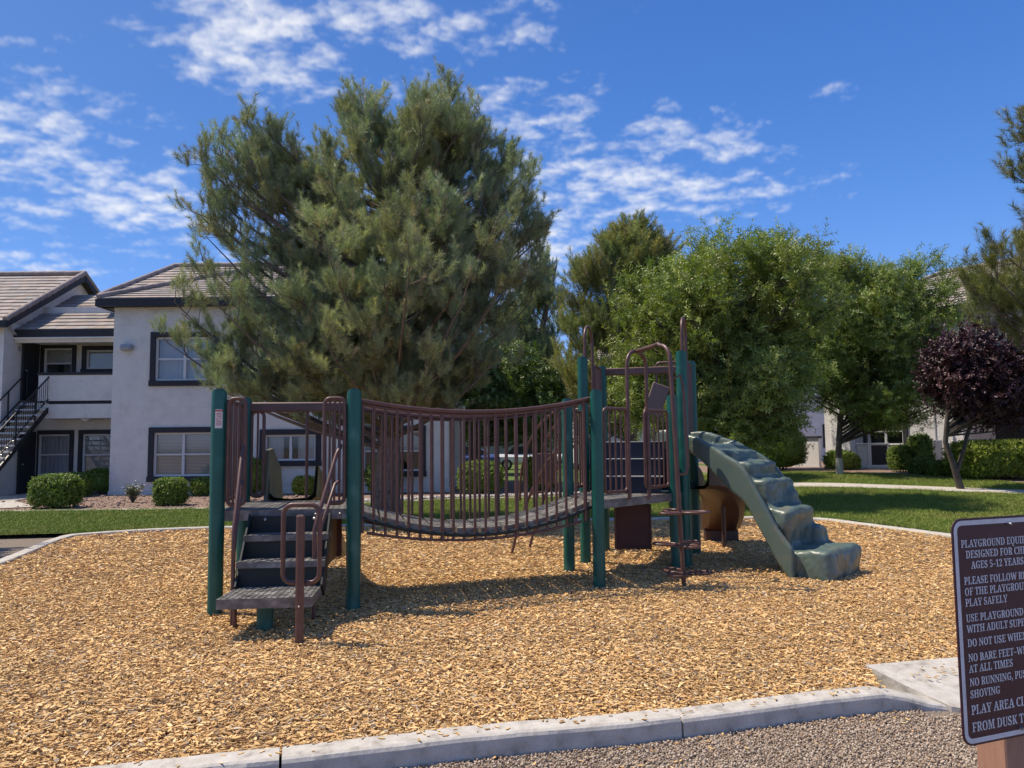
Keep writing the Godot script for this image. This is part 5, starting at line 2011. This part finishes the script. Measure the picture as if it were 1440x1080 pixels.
func shrub(called: String, label: String, at: Vector3, half: Vector3, power: float, cols: Array, meshes: Array, count: int, size: Array, group := "", category := "shrub") -> void:
	var T := thing(called, label, category, at, group)
	var core := MB.new()
	var c := at + Vector3.UP * half.y
	var f := func(d: Vector3, k: float) -> Vector3:
		var s := pow(pow(absf(d.x), power) + pow(absf(d.y), power) + pow(absf(d.z), power), 1.0 / power)
		return c + d / s * half * k
	var nu := 14
	var nv := 8
	for i in nv:
		for j in nu:
			var q := []
			for e in [[i, j], [i, j + 1], [i + 1, j + 1], [i + 1, j]]:
				var th: float = PI * e[0] / nv
				var ph: float = TAU * e[1] / nu
				q.append(f.call(Vector3(sin(th) * cos(ph), cos(th), sin(th) * sin(ph)), 0.86))
			core.quad(q[0], q[1], q[2], q[3], (q[0] + q[2]) * 0.5 - c)
	part("core", core, M.core, T)
	var st := MB.new()
	for i in 4:
		var a := i * 1.6 + 0.4
		st.tube([at + Vector3(cos(a) * 0.05, -0.04, sin(a) * 0.05), at + Vector3(cos(a) * half.x * 0.4, half.y * 0.7, sin(a) * half.z * 0.4)], [0.025, 0.012], 5)
	part("stem", st, M.bark_dark, T)
	var bufs := []
	for m in meshes: bufs.append(PackedFloat32Array())
	for i in count:
		var d := rvec()
		if d.y < -0.75: d.y = -d.y
		# spread evenly over a box-like body
		d = Vector3(signf(d.x) * pow(absf(d.x), 0.8), signf(d.y) * pow(absf(d.y), 0.8), signf(d.z) * pow(absf(d.z), 0.8))
		var p: Vector3 = f.call(d, rr(0.80, 1.0))
		var g := Vector3(signf(d.x) * pow(absf(d.x), power - 1.0), signf(d.y) * pow(absf(d.y), power - 1.0), signf(d.z) * pow(absf(d.z), power - 1.0)).normalized()
		var s := rr(size[0], size[1])
		put(bufs[i % bufs.size()], frame_along((g + rvec() * 0.7 + Vector3.UP * 0.25).normalized(), rr(0, TAU)) * Basis.from_scale(Vector3(s, s, s)), p - g * s * 0.05, mixcol(cols))
	for i in bufs.size():
		multi("foliage", meshes[i], M.leaf, bufs[i], T)

func gp(x: float, d: float) -> Vector3:
	return V(x, gh(x, d), d)

func make_vegetation() -> void:
	var plumes := [plume_mesh(101, 92, 0.28, 0.14, 0.0058), plume_mesh(102, 92, 0.23, 0.145, 0.0058), plume_mesh(103, 86, 0.33, 0.135, 0.0058)]
	var far_plumes := [plume_mesh(104, 90, 0.50, 0.14, 0.009), plume_mesh(105, 90, 0.44, 0.13, 0.009)]
	var lance := [leafy_mesh(111, 16, 0.26, 0.085, 0.020), leafy_mesh(112, 16, 0.30, 0.09, 0.022)]
	var oval := [leafy_mesh(113, 12, 0.20, 0.065, 0.040), leafy_mesh(114, 12, 0.22, 0.07, 0.042)]
	var small := [leafy_mesh(115, 10, 0.09, 0.034, 0.020), leafy_mesh(116, 10, 0.10, 0.036, 0.022)]
	var pine_cols := [Color(0.28, 0.34, 0.205), Color(0.315, 0.375, 0.215), Color(0.24, 0.305, 0.19), Color(0.36, 0.41, 0.215)]
	var pine_in := [Color(0.35, 0.31, 0.22), Color(0.32, 0.32, 0.19)]
	# ---- the big pine behind the platform
	var d0 := 15.4
	var trunk := [V(-2.49, 0, d0), V(-2.50, 0.6, d0), V(-2.46, 1.6, d0), V(-2.42, 3.0, d0 + 0.05), V(-2.45, 4.6, d0 + 0.1), V(-2.38, 6.2, d0 + 0.05), V(-2.3, 7.8, d0)]
	var big := [
		[V(-2.15, 5.7, d0), Vector3(2.55, 3.3, 2.5)],
		[V(-1.2, 6.55, d0), Vector3(1.85, 2.05, 1.9)],
		[V(-3.1, 6.55, d0), Vector3(1.3, 1.75, 1.7)],
		[V(-5.35, 5.7, d0 - 0.1), Vector3(1.25, 2.5, 1.6)],
		[V(-5.3, 6.7, d0 - 0.1), Vector3(1.05, 1.5, 1.3)],
		[V(-4.6, 3.75, d0 - 0.3), Vector3(1.5, 1.6, 1.6)],
		[V(-2.4, 3.1, d0 - 0.3), Vector3(2.7, 1.15, 2.4)],
		[V(-3.2, 2.7, d0 - 1.0), Vector3(1.8, 0.75, 1.3)],
		[V(-2.9, 4.4, d0 - 2.1), Vector3(1.35, 1.2, 1.3)],
		[V(-1.0, 4.8, d0 - 2.2), Vector3(1.35, 1.3, 1.4)],
		[V(-6.45, 3.6, d0 - 0.7), Vector3(0.5, 0.75, 0.6)],
		[V(-5.75, 2.65, d0 - 0.7), Vector3(0.8, 0.75, 0.7)],
		[V(-1.1, 2.7, d0 - 0.9), Vector3(1.5, 0.7, 1.2)],
		[V(-0.2, 5.0, d0), Vector3(1.2, 1.5, 1.5)],
		[V(-6.45, 3.6, d0 - 0.7), Vector3(0.5, 0.75, 0.6)],
		[V(-5.75, 2.65, d0 - 0.7), Vector3(0.8, 0.75, 0.7)],
		[V(0.15, 6.1, d0), Vector3(0.75, 1.0, 0.9)],
		[V(0.0, 4.6, d0), Vector3(0.8, 0.9, 0.9)]]
	var po := {"prim": 258, "sec": 9, "per": 10, "start": 0.30, "rise": 0.62, "curve": 0.30, "limb": 0.05, "scale": 1.0, "up": 0.40, "up2": 0.85, "seclen": 0.62, "spread": 0.10, "wild": 0.50, "size": [0.7, 1.15], "cols": pine_cols, "old": pine_in, "mesh": plumes, "mat": M.needle, "bark": M.bark_pine, "twig": M.twig}
	grow("pine_tree", "large rounded pine with brown trunk standing behind the bridge and platform", trunk, [0.30, 0.245, 0.225, 0.20, 0.16, 0.11, 0.04], big, po)
	# ---- pines behind the tower
	var fo := po.duplicate()
	fo.mesh = far_plumes
	fo.prim = 80; fo.sec = 9; fo.per = 8; fo.size = [0.9, 1.4]; fo.start = 0.12
	fo.cols = [Color(0.27, 0.30, 0.10), Color(0.31, 0.325, 0.11), Color(0.23, 0.26, 0.09), Color(0.34, 0.34, 0.12)]
	grow("pine_tree", "olive green pine rising behind the tower, left of the broad leafy tree", [gp(3.7, 24.0), V(3.7, 2.5, 24), V(3.8, 5.0, 24), V(3.95, 8.0, 24)], [0.2, 0.17, 0.12, 0.03], [[V(3.95, 6.9, 24), Vector3(1.25, 1.25, 1.3)], [V(3.0, 5.7, 23.6), Vector3(1.4, 2.0, 1.6)], [V(2.5, 3.6, 23.6), Vector3(1.4, 2.2, 1.6)], [V(4.6, 5.0, 24), Vector3(1.5, 2.6, 1.6)]], fo)
	fo.prim = 50
	fo.cols = pine_cols
	grow("pine_tree", "dark bluish pine with ragged top between the big pine and the olive pine", [V(1.1, 0, 29), V(1.1, 3, 29), V(1.2, 6, 29), V(1.75, 8.3, 29)], [0.2, 0.17, 0.12, 0.03], [[V(1.6, 7.6, 29), Vector3(0.7, 0.95, 0.9)], [V(1.1, 5.9, 29), Vector3(1.4, 1.5, 1.5)], [V(-0.2, 5.0, 29), Vector3(1.6, 1.6, 1.6)], [V(0.6, 3.6, 29), Vector3(2.0, 1.6, 1.8)]], fo)
	# ---- pine at the right edge
	fo.prim = 105
	fo.cols = [Color(0.21, 0.235, 0.08), Color(0.26, 0.275, 0.09), Color(0.17, 0.20, 0.075)]
	fo.old = pine_in
	fo.mesh = plumes
	fo.size = [0.8, 1.25]
	fo.start = 0.25
	grow("pine_tree", "sunlit pine beside the purple-leaved tree with bare trunk near the lawn", [gp(10.3, 13.0), V(10.3, 2.0, 13), V(10.2, 4.0, 13), V(10.2, 7.5, 13)], [0.22, 0.18, 0.14, 0.04], [[V(9.0, 3.95, 13), Vector3(1.1, 1.3, 1.1)], [V(10.3, 4.0, 13), Vector3(1.4, 1.5, 1.4)], [V(11.3, 6.6, 13), Vector3(1.5, 1.5, 1.5)], [V(9.2, 6.3, 13), Vector3(0.5, 0.85, 0.5)]], fo)
	# ---- a tree beyond the left edge that shades the kerb corner
	fo.prim = 45
	grow("pine_tree", "pine shading the far kerb corner near the staircase wing", [V(-11.9, 0, 11.4), V(-11.9, 2, 11.4), V(-11.8, 4, 11.4), V(-11.8, 6.3, 11.4)], [0.2, 0.16, 0.12, 0.04], [[V(-11.8, 4.9, 11.4), Vector3(2.0, 1.9, 2.2)]], fo)
	# ---- broad leafy trees on the right
	var lo := {"prim": 120, "sec": 9, "per": 14, "start": 0.30, "rise": 0.7, "curve": 0.55, "limb": 0.045, "scale": 1.0, "up": 0.15, "up2": 0.05, "seclen": 0.85, "spread": 0.16, "wild": 0.9, "size": [0.9, 1.45], "cols": [Color(0.22, 0.28, 0.07), Color(0.26, 0.32, 0.08), Color(0.18, 0.24, 0.065), Color(0.30, 0.355, 0.095)], "mesh": lance, "mat": M.leaf, "bark": M.bark_dark, "twig": M.bark_dark}
	var dA := 17.6
	grow("leafy_tree", "broad bright green tree with fine leaves rising behind the climber", [gp(4.75, dA), V(4.75, 1.0, dA), V(4.85, 2.0, dA), V(5.0, 3.6, dA), V(5.1, 5.4, dA)], [0.20, 0.16, 0.14, 0.09, 0.03], [[V(5.4, 4.75, dA), Vector3(1.9, 1.75, 2.2)], [V(3.6, 4.0, dA), Vector3(1.45, 1.6, 1.8)], [V(3.3, 2.8, dA), Vector3(1.2, 1.1, 1.4)], [V(6.75, 5.0, dA), Vector3(1.05, 1.2, 1.6)], [V(5.0, 2.7, dA), Vector3(1.9, 1.2, 2.0)], [V(5.9, 2.9, dA - 0.2), Vector3(1.15, 1.2, 1.6)], [V(4.6, 6.1, dA), Vector3(0.6, 0.6, 0.7)], [V(5.5, 2.1, dA - 0.3), Vector3(1.3, 0.8, 1.5)], [V(3.6, 2.0, dA), Vector3(1.3, 0.85, 1.4)]], lo)
	lo.prim = 120
	var dB := 23.7
	grow("leafy_tree", "rounded green tree with white painted trunk base on the lawn", [gp(10.01, dB), V(10.0, 1.2, dB), V(10.1, 2.2, dB), V(10.8, 3.6, dB), V(11.2, 5.6, dB)], [0.11, 0.09, 0.085, 0.07, 0.03], [[V(10.2, 5.7, dB), Vector3(1.9, 1.75, 1.8)], [V(12.5, 5.7, dB), Vector3(1.9, 1.45, 1.8)], [V(11.6, 4.1, dB), Vector3(2.6, 1.9, 1.9)], [V(9.5, 3.7, dB), Vector3(1.6, 1.5, 1.5)], [V(12.9, 3.2, dB), Vector3(1.1, 1.5, 1.3)], [V(11.0, 2.7, dB - 0.3), Vector3(1.8, 0.8, 1.4)]], lo)
	var ww := MB.new()
	ww.tube([gp(10.01, dB) - Vector3.UP * 0.02, V(10.0, 0.95, dB)], [0.116, 0.10], 14, false)
	part("painted_base", ww, M.whitewash, get_node("leafy_tree_001"))
	lo.prim = 50
	grow("leafy_tree", "dark green tree between the bright broad tree and the white building", [gp(9.4, 29.0), V(9.4, 2.0, 29), V(9.5, 3.5, 29), V(9.6, 6.5, 29)], [0.18, 0.15, 0.12, 0.03], [[V(9.4, 5.2, 29), Vector3(2.4, 2.4, 2.2)], [V(7.6, 4.2, 29), Vector3(1.7, 1.8, 1.8)]], lo)
	lo.prim = 45
	lo.mesh = oval
	lo.cols = [Color(0.12, 0.19, 0.06), Color(0.145, 0.22, 0.07), Color(0.10, 0.165, 0.055)]
	grow("leafy_tree", "dark glossy-leaved tree on the bed behind the bridge", [V(-1.25, 0, 25), V(-1.25, 1.6, 25), V(-1.0, 3.0, 25), V(-0.4, 4.6, 25)], [0.16, 0.13, 0.10, 0.03], [[V(-0.2, 3.4, 25), Vector3(1.7, 1.6, 1.6)], [V(0.9, 2.6, 25), Vector3(1.3, 1.3, 1.4)], [V(-1.2, 3.4, 25.5), Vector3(1.2, 1.3, 1.2)]], lo)
	# far trees
	lo.prim = 40
	lo.per = 12
	lo.size = [1.6, 2.4]
	lo.seclen = 1.2
	for e in [[-6.0, 50.0, 6.5], [1.5, 52.0, 7.0], [6.5, 49.0, 6.0], [-1.8, 39.0, 5.0], [4.3, 38.0, 5.5]]:
		grow("leafy_tree", "dark green tree in the far row beyond the lawn", [V(e[0], 0, e[1]), V(e[0], 1.6, e[1]), V(e[0] + 0.2, e[2] * 0.5, e[1]), V(e[0] + 0.2, e[2] * 0.85, e[1])], [0.25, 0.2, 0.15, 0.05], [[V(e[0], e[2] * 0.62, e[1]), Vector3(2.6, e[2] * 0.38, 2.4)]], lo, "far row of trees")
	# ---- purple-leaved tree
	var pu := lo.duplicate()
	pu.prim = 70; pu.per = 8; pu.seclen = 0.7; pu.size = [0.85, 1.3]; pu.rise = 1.0; pu.start = 0.55; pu.up = 0.3
	pu.cols = [Color(0.044, 0.014, 0.022), Color(0.058, 0.019, 0.028), Color(0.034, 0.011, 0.018), Color(0.078, 0.028, 0.038)]
	pu.erase("old")
	pu.mat = M.plum
	var dP := 19.35
	grow("plum_tree", "dark purple-leaved tree with leaning forked trunk on the lawn", [gp(11.18, dP), V(11.0, 0.9, dP), V(10.85, 1.4, dP), V(10.95, 2.2, dP), V(11.5, 3.6, dP)], [0.095, 0.07, 0.062, 0.05, 0.025], [[V(11.55, 3.1, dP), Vector3(1.1, 1.05, 1.2)], [V(12.55, 2.8, dP), Vector3(1.1, 1.05, 1.2)], [V(10.95, 2.65, dP), Vector3(0.55, 0.7, 0.8)], [V(11.9, 3.9, dP), Vector3(0.55, 0.6, 0.7)], [V(12.9, 3.6, dP), Vector3(0.6, 0.6, 0.7)], [V(11.0, 3.5, dP), Vector3(0.5, 0.55, 0.6)], [V(13.2, 2.2, dP), Vector3(0.7, 0.55, 0.8)]], pu)
	var fk := MB.new()
	fk.tube([gp(11.10, dP) + Vector3.UP * 0.45, V(11.25, 1.1, dP), V(11.45, 1.7, dP), V(12.0, 2.6, dP)], [0.06, 0.05, 0.045, 0.025], 10)
	part("fork", fk, M.bark_dark, get_node("plum_tree"))
	# ---- shrubs and hedges
	var gcol := [Color(0.16, 0.24, 0.035), Color(0.20, 0.28, 0.042), Color(0.13, 0.20, 0.034)]
	var sunlit_col := [Color(0.26, 0.31, 0.04), Color(0.31, 0.35, 0.046), Color(0.21, 0.265, 0.036)]  # lighter, yellower shrub green: sunlight painted into the leaf colour
	shrub("clipped_shrub", "large clipped bright green shrub at the lawn edge by the outdoor stairs", V(-11.25, 0, 19.1), Vector3(0.52, 0.40, 0.48), 3.5, gcol, small, 2200, [0.9, 1.5])
	shrub("clipped_shrub", "clipped shrub beneath the recessed entry windows", V(-13.3, 0, 23.6), Vector3(0.42, 0.36, 0.4), 3.5, gcol, small, 900, [0.9, 1.5])
	shrub("clipped_shrub", "low shaded shrub against the entry bay wall under balcony", V(-13.4, 0, 25.3), Vector3(0.6, 0.40, 0.4), 3.0, gcol, small, 900, [0.9, 1.5])
	shrub("clipped_shrub", "boxy round-cornered green shrub below the two-sash window", V(-8.65, 0, 19.6), Vector3(0.35, 0.33, 0.36), 4.0, gcol, small, 1500, [0.9, 1.5])
	shrub("clipped_shrub", "small round shrub against the wall right of the boxy shrub", V(-9.35, 0, 23.3), Vector3(0.32, 0.27, 0.32), 2.6, gcol, small, 800, [0.9, 1.5])
	shrub("clipped_shrub", "upright dark green shrub under the wide low window", V(-7.95, 0, 23.6), Vector3(0.36, 0.55, 0.36), 3.0, gcol, small, 1100, [0.9, 1.5])
	shrub("clipped_shrub", "flat-topped bright shrub in front of the wide low window", V(-6.3, 0, 23.4), Vector3(0.32, 0.27, 0.32), 3.5, sunlit_col, small, 900, [0.9, 1.5])
	shrub("clipped_shrub", "dark shrub at the wall right of the pine trunk", V(-3.9, 0, 23.4), Vector3(0.55, 0.5, 0.45), 3.0, gcol, small, 1100, [0.9, 1.5])
	shrub("clipped_hedge", "rounded yellow-green hedge beyond the bridge at the building corner", V(-0.95, 0, 22.6), Vector3(0.66, 0.48, 0.55), 3.0, gcol, small, 2200, [1.0, 1.6], "", "hedge")
	shrub("clipped_hedge", "flat-topped green hedge beyond the bridge beside the parked cars", V(0.85, 0, 24.6), Vector3(0.5, 0.52, 0.5), 4.0, sunlit_col, small, 2200, [1.0, 1.6], "", "hedge")
	shrub("clipped_hedge", "long flat-topped hedge with sunlight painted into its yellow-green leaves behind the purple-leaved tree", gp(13.6, 21.9), Vector3(1.15, 0.52, 0.8), 5.0, sunlit_col, small, 4200, [1.0, 1.6], "", "hedge")
	shrub("clipped_hedge", "shaded hedge end beside the sunlit flat-topped hedge", gp(15.3, 20.6), Vector3(1.0, 0.52, 0.6), 5.0, gcol, small, 2600, [1.0, 1.6], "", "hedge")
	shrub("clipped_shrub", "bushy dark shrub with bare stems beside the condenser", gp(12.70, 25.2), Vector3(0.40, 0.42, 0.4), 3.2, gcol, small, 1400, [0.9, 1.5])
	shrub("clipped_shrub", "taller rounded shrub behind the low box shrub by the utility box", gp(13.2, 25.0), Vector3(0.37, 0.60, 0.36), 3.0, gcol, small, 1100, [0.9, 1.5])
	shrub("clipped_shrub", "low dark box shrub in front of the taller rounded shrub", gp(12.55, 23.7), Vector3(0.36, 0.22, 0.35), 4.0, gcol, small, 1000, [0.9, 1.5])
	shrub("clipped_shrub", "low dark boxy shrub between utility box and purple-leaved tree", gp(12.7, 22.9), Vector3(0.40, 0.21, 0.36), 4.0, gcol, small, 1000, [0.9, 1.5])
	shrub("clipped_shrub", "small cube shrub with sunlight painted into its yellow-green leaves beside the white painted trunk", gp(12.1, 27.8), Vector3(0.32, 0.24, 0.32), 5.0, sunlit_col, small, 800, [0.9, 1.5])
	shrub("clipped_shrub", "wide rounded shrub under the trees directly beyond the climber", gp(8.3, 26.6), Vector3(1.0, 0.60, 0.7), 2.8, gcol, small, 1700, [1.0, 1.7])
	shrub("clipped_shrub", "tallest rounded shrub in the shade between climber and painted trunk", gp(9.7, 27.8), Vector3(0.85, 0.75, 0.7), 2.6, gcol, small, 1700, [1.0, 1.7])
	shrub("clipped_shrub", "low boxy shrub behind the white painted trunk", gp(11.5, 27.2), Vector3(0.5, 0.33, 0.4), 4.0, gcol, small, 900, [0.9, 1.5])
	# pale flowering plant by the wall
	var F := thing("flowering_plant", "loose pale flowering plant by the building corner", "plant", V(-10.2, 0, 20.8))
	var sm := MB.new()
	var fb := PackedFloat32Array()
	var lb := PackedFloat32Array()
	for i in 46:
		var a := rr(0, TAU)
		var top := V(-10.2, 0, 20.8) + Vector3(cos(a) * rr(0.05, 0.36), rr(0.25, 0.58), sin(a) * rr(0.05, 0.36))
		var mid := V(-10.2, 0, 20.8).lerp(top, 0.5) + Vector3(0, 0.06, 0)
		sm.tube([V(-10.2, -0.02, 20.8), mid, top], [0.006, 0.005, 0.003], 4, false)
		for k in 3:
			put(lb, frame_along((rvec() + Vector3.UP).normalized(), rr(0, TAU)), mid.lerp(top, rr(-0.4, 0.7)), mixcol([Color(0.13, 0.17, 0.09), Color(0.10, 0.14, 0.07)]))
		if i % 2 == 0:
			var s := rr(0.04, 0.07)
			put(fb, frame_along(rvec()) * Basis.from_scale(Vector3(s, s, s)), top, Color(0.62, 0.60, 0.58))
	part("stem", sm, M.twig, F)
	multi("leaves", small[0], M.leaf, lb, F)
	multi("flowers", stone_mesh(31), M.inst, fb, F)

# ---------------------------------------------------------------- sign
func rounded_rect(w: float, h: float, r: float, inset: float) -> Array:
	var out := []
	for k in 4:
		var cx: float = [w - r, r, r, w - r][k]
		var cy: float = [h - r, h - r, r, r][k]
		for i in 6:
			var a: float = PI / 2 * k + PI / 2 * i / 5.0
			out.append(Vector2(cx + cos(a) * (r - inset), cy + sin(a) * (r - inset)))
	return out

func make_sign() -> void:
	var o := V(1.198, 0.603, 2.13)
	var u := Vector3(0.934, 0, -0.357)
	var n := Vector3(0.357, 0, 0.934)
	var W := 0.40
	var Hh := 0.605
	var S := thing("rules_sign", "maroon playground rules sign with white lettering on tan wooden post", "sign", o - Vector3.UP * 0.678)
	var P := func(v: Vector2, out: float) -> Vector3: return o + u * v.x + Vector3.UP * v.y + n * out
	var plate := MB.new()
	var rim := rounded_rect(W, Hh, 0.035, 0.0)
	var c := P.call(Vector2(W / 2, Hh / 2), 0.0)
	for i in rim.size():
		var a: Vector2 = rim[i]
		var b: Vector2 = rim[(i + 1) % rim.size()]
		plate.tri(P.call(a, 0), P.call(b, 0), c, n, n, n)
		plate.tri(P.call(a, -0.003), P.call(b, -0.003), c - n * 0.003, -n, -n, -n)
		plate.quad(P.call(a, 0), P.call(b, 0), P.call(b, -0.003), P.call(a, -0.003), P.call((a + b) * 0.5, 0) - c)
	var panel := part("panel", plate, M.sign, S)
	var ring := MB.new()
	var r0 := rounded_rect(W, Hh, 0.035, 0.006)
	var r1 := rounded_rect(W, Hh, 0.035, 0.019)
	for i in r0.size():
		var j := (i + 1) % r0.size()
		ring.quad(P.call(r0[i], 0.0008), P.call(r0[j], 0.0008), P.call(r1[j], 0.0008), P.call(r1[i], 0.0008), n)
	part("border", ring, M.sign_white, panel)
	var font := SystemFont.new()
	font.font_names = PackedStringArray(["Droid Serif"])
	font.font_weight = 700
	var lines := [["PLAYGROUND EQUIPMENT", 768, 0.030, 1.0], ["DESIGNED FOR CHILDREN", 783, 0.046, 1.0], ["AGES 5–12 YEARS", 798, 0.064, 1.0], ["PLEASE FOLLOW RULES", 819, 0.034, 1.0], ["OF THE PLAYGROUND", 834, 0.034, 1.0], ["PLAY SAFELY", 849, 0.034, 1.0], ["USE PLAYGROUND ONLY", 870, 0.034, 1.0], ["WITH ADULT SUPERVISION", 885, 0.034, 1.0], ["DO NOT USE WHEN WET", 904, 0.034, 1.0], ["NO BARE FEET–WEAR SHOES", 924, 0.034, 1.0], ["AT ALL TIMES", 939, 0.034, 1.0], ["NO RUNNING, PUSHING OR", 957, 0.034, 1.0], ["SHOVING", 973, 0.034, 1.0], ["PLAY AREA CLOSED", 996, 0.034, 1.2], ["FROM DUSK TO DAWN", 1019, 0.034, 1.2]]
	for l in lines:
		var tm := TextMesh.new()
		tm.text = l[0]
		tm.font = font
		tm.font_size = 64
		tm.pixel_size = 0.0264 / 64.0 * l[3]
		tm.depth = 0.0006
		tm.horizontal_alignment = HORIZONTAL_ALIGNMENT_LEFT
		tm.vertical_alignment = VERTICAL_ALIGNMENT_BOTTOM
		var m := MeshInstance3D.new()
		m.name = "lettering"
		m.mesh = tm
		m.material_override = M.sign_white
		panel.add_child(m, true)
		var y: float = Hh * (1.0 - (l[1] - 727.0) / 309.0)
		var x: float = l[2]
		m.transform = Transform3D(Basis(u * 0.89, Vector3.UP * 1.08, n), P.call(Vector2(x, y - 0.006), 0.0009))
	# bolts
	var bm := MB.new()
	for y in [Hh - 0.022, 0.022]:
		bolt(bm, P.call(Vector2(W * 0.55, y), 0.0), n, 0.006)
	part("bolt", bm, M.bolt, panel)
	var pm := MB.new()
	var pc := o + u * 0.215 - n * 0.055
	pc.y = 0.0
	pm.box(pc + Vector3.UP * 0.55, Vector3(0.092, 1.28, 0.092), Basis(u, Vector3.UP, n), 0.004)
	part("post", pm, M.wood_post, S)

# ---------------------------------------------------------------- main
func _ready() -> void:
	rng.seed = 20240611
	var cam := Camera3D.new()
	cam.name = "camera"
	cam.fov = 2.0 * rad_to_deg(atan(540.0 / 1082.0))
	cam.near = 0.05
	cam.far = 600.0
	add_child(cam)
	cam.position = Vector3(0, 1.42, 0)
	cam.rotation = Vector3(deg_to_rad(4.6), 0, -0.010)
	cam.current = true
	var env := Environment.new()
	env.background_mode = Environment.BG_SKY
	env.sky = make_sky()
	env.background_energy_multiplier = 1.0
	env.tonemap_mode = Environment.TONE_MAPPER_LINEAR
	env.tonemap_exposure = 1.25
	env.sdfgi_enabled = true
	env.ssao_enabled = true
	env.ssil_enabled = true
	var we := WorldEnvironment.new()
	we.name = "world_environment"
	we.environment = env
	add_child(we)
	var sun := DirectionalLight3D.new()
	sun.name = "sun"
	sun.light_energy = 1.5
	sun.light_angular_distance = 0.5
	sun.light_color = Color(1.0, 0.945, 0.86)
	sun.shadow_enabled = true
	add_child(sun)
	sun.look_at_from_position(SUN_TO * 50.0, Vector3.ZERO, Vector3.UP)
	make_materials()
	make_ground()
	make_left_building()
	make_right_building()
	make_far()
	make_vegetation()
	make_playground()
	make_sign()
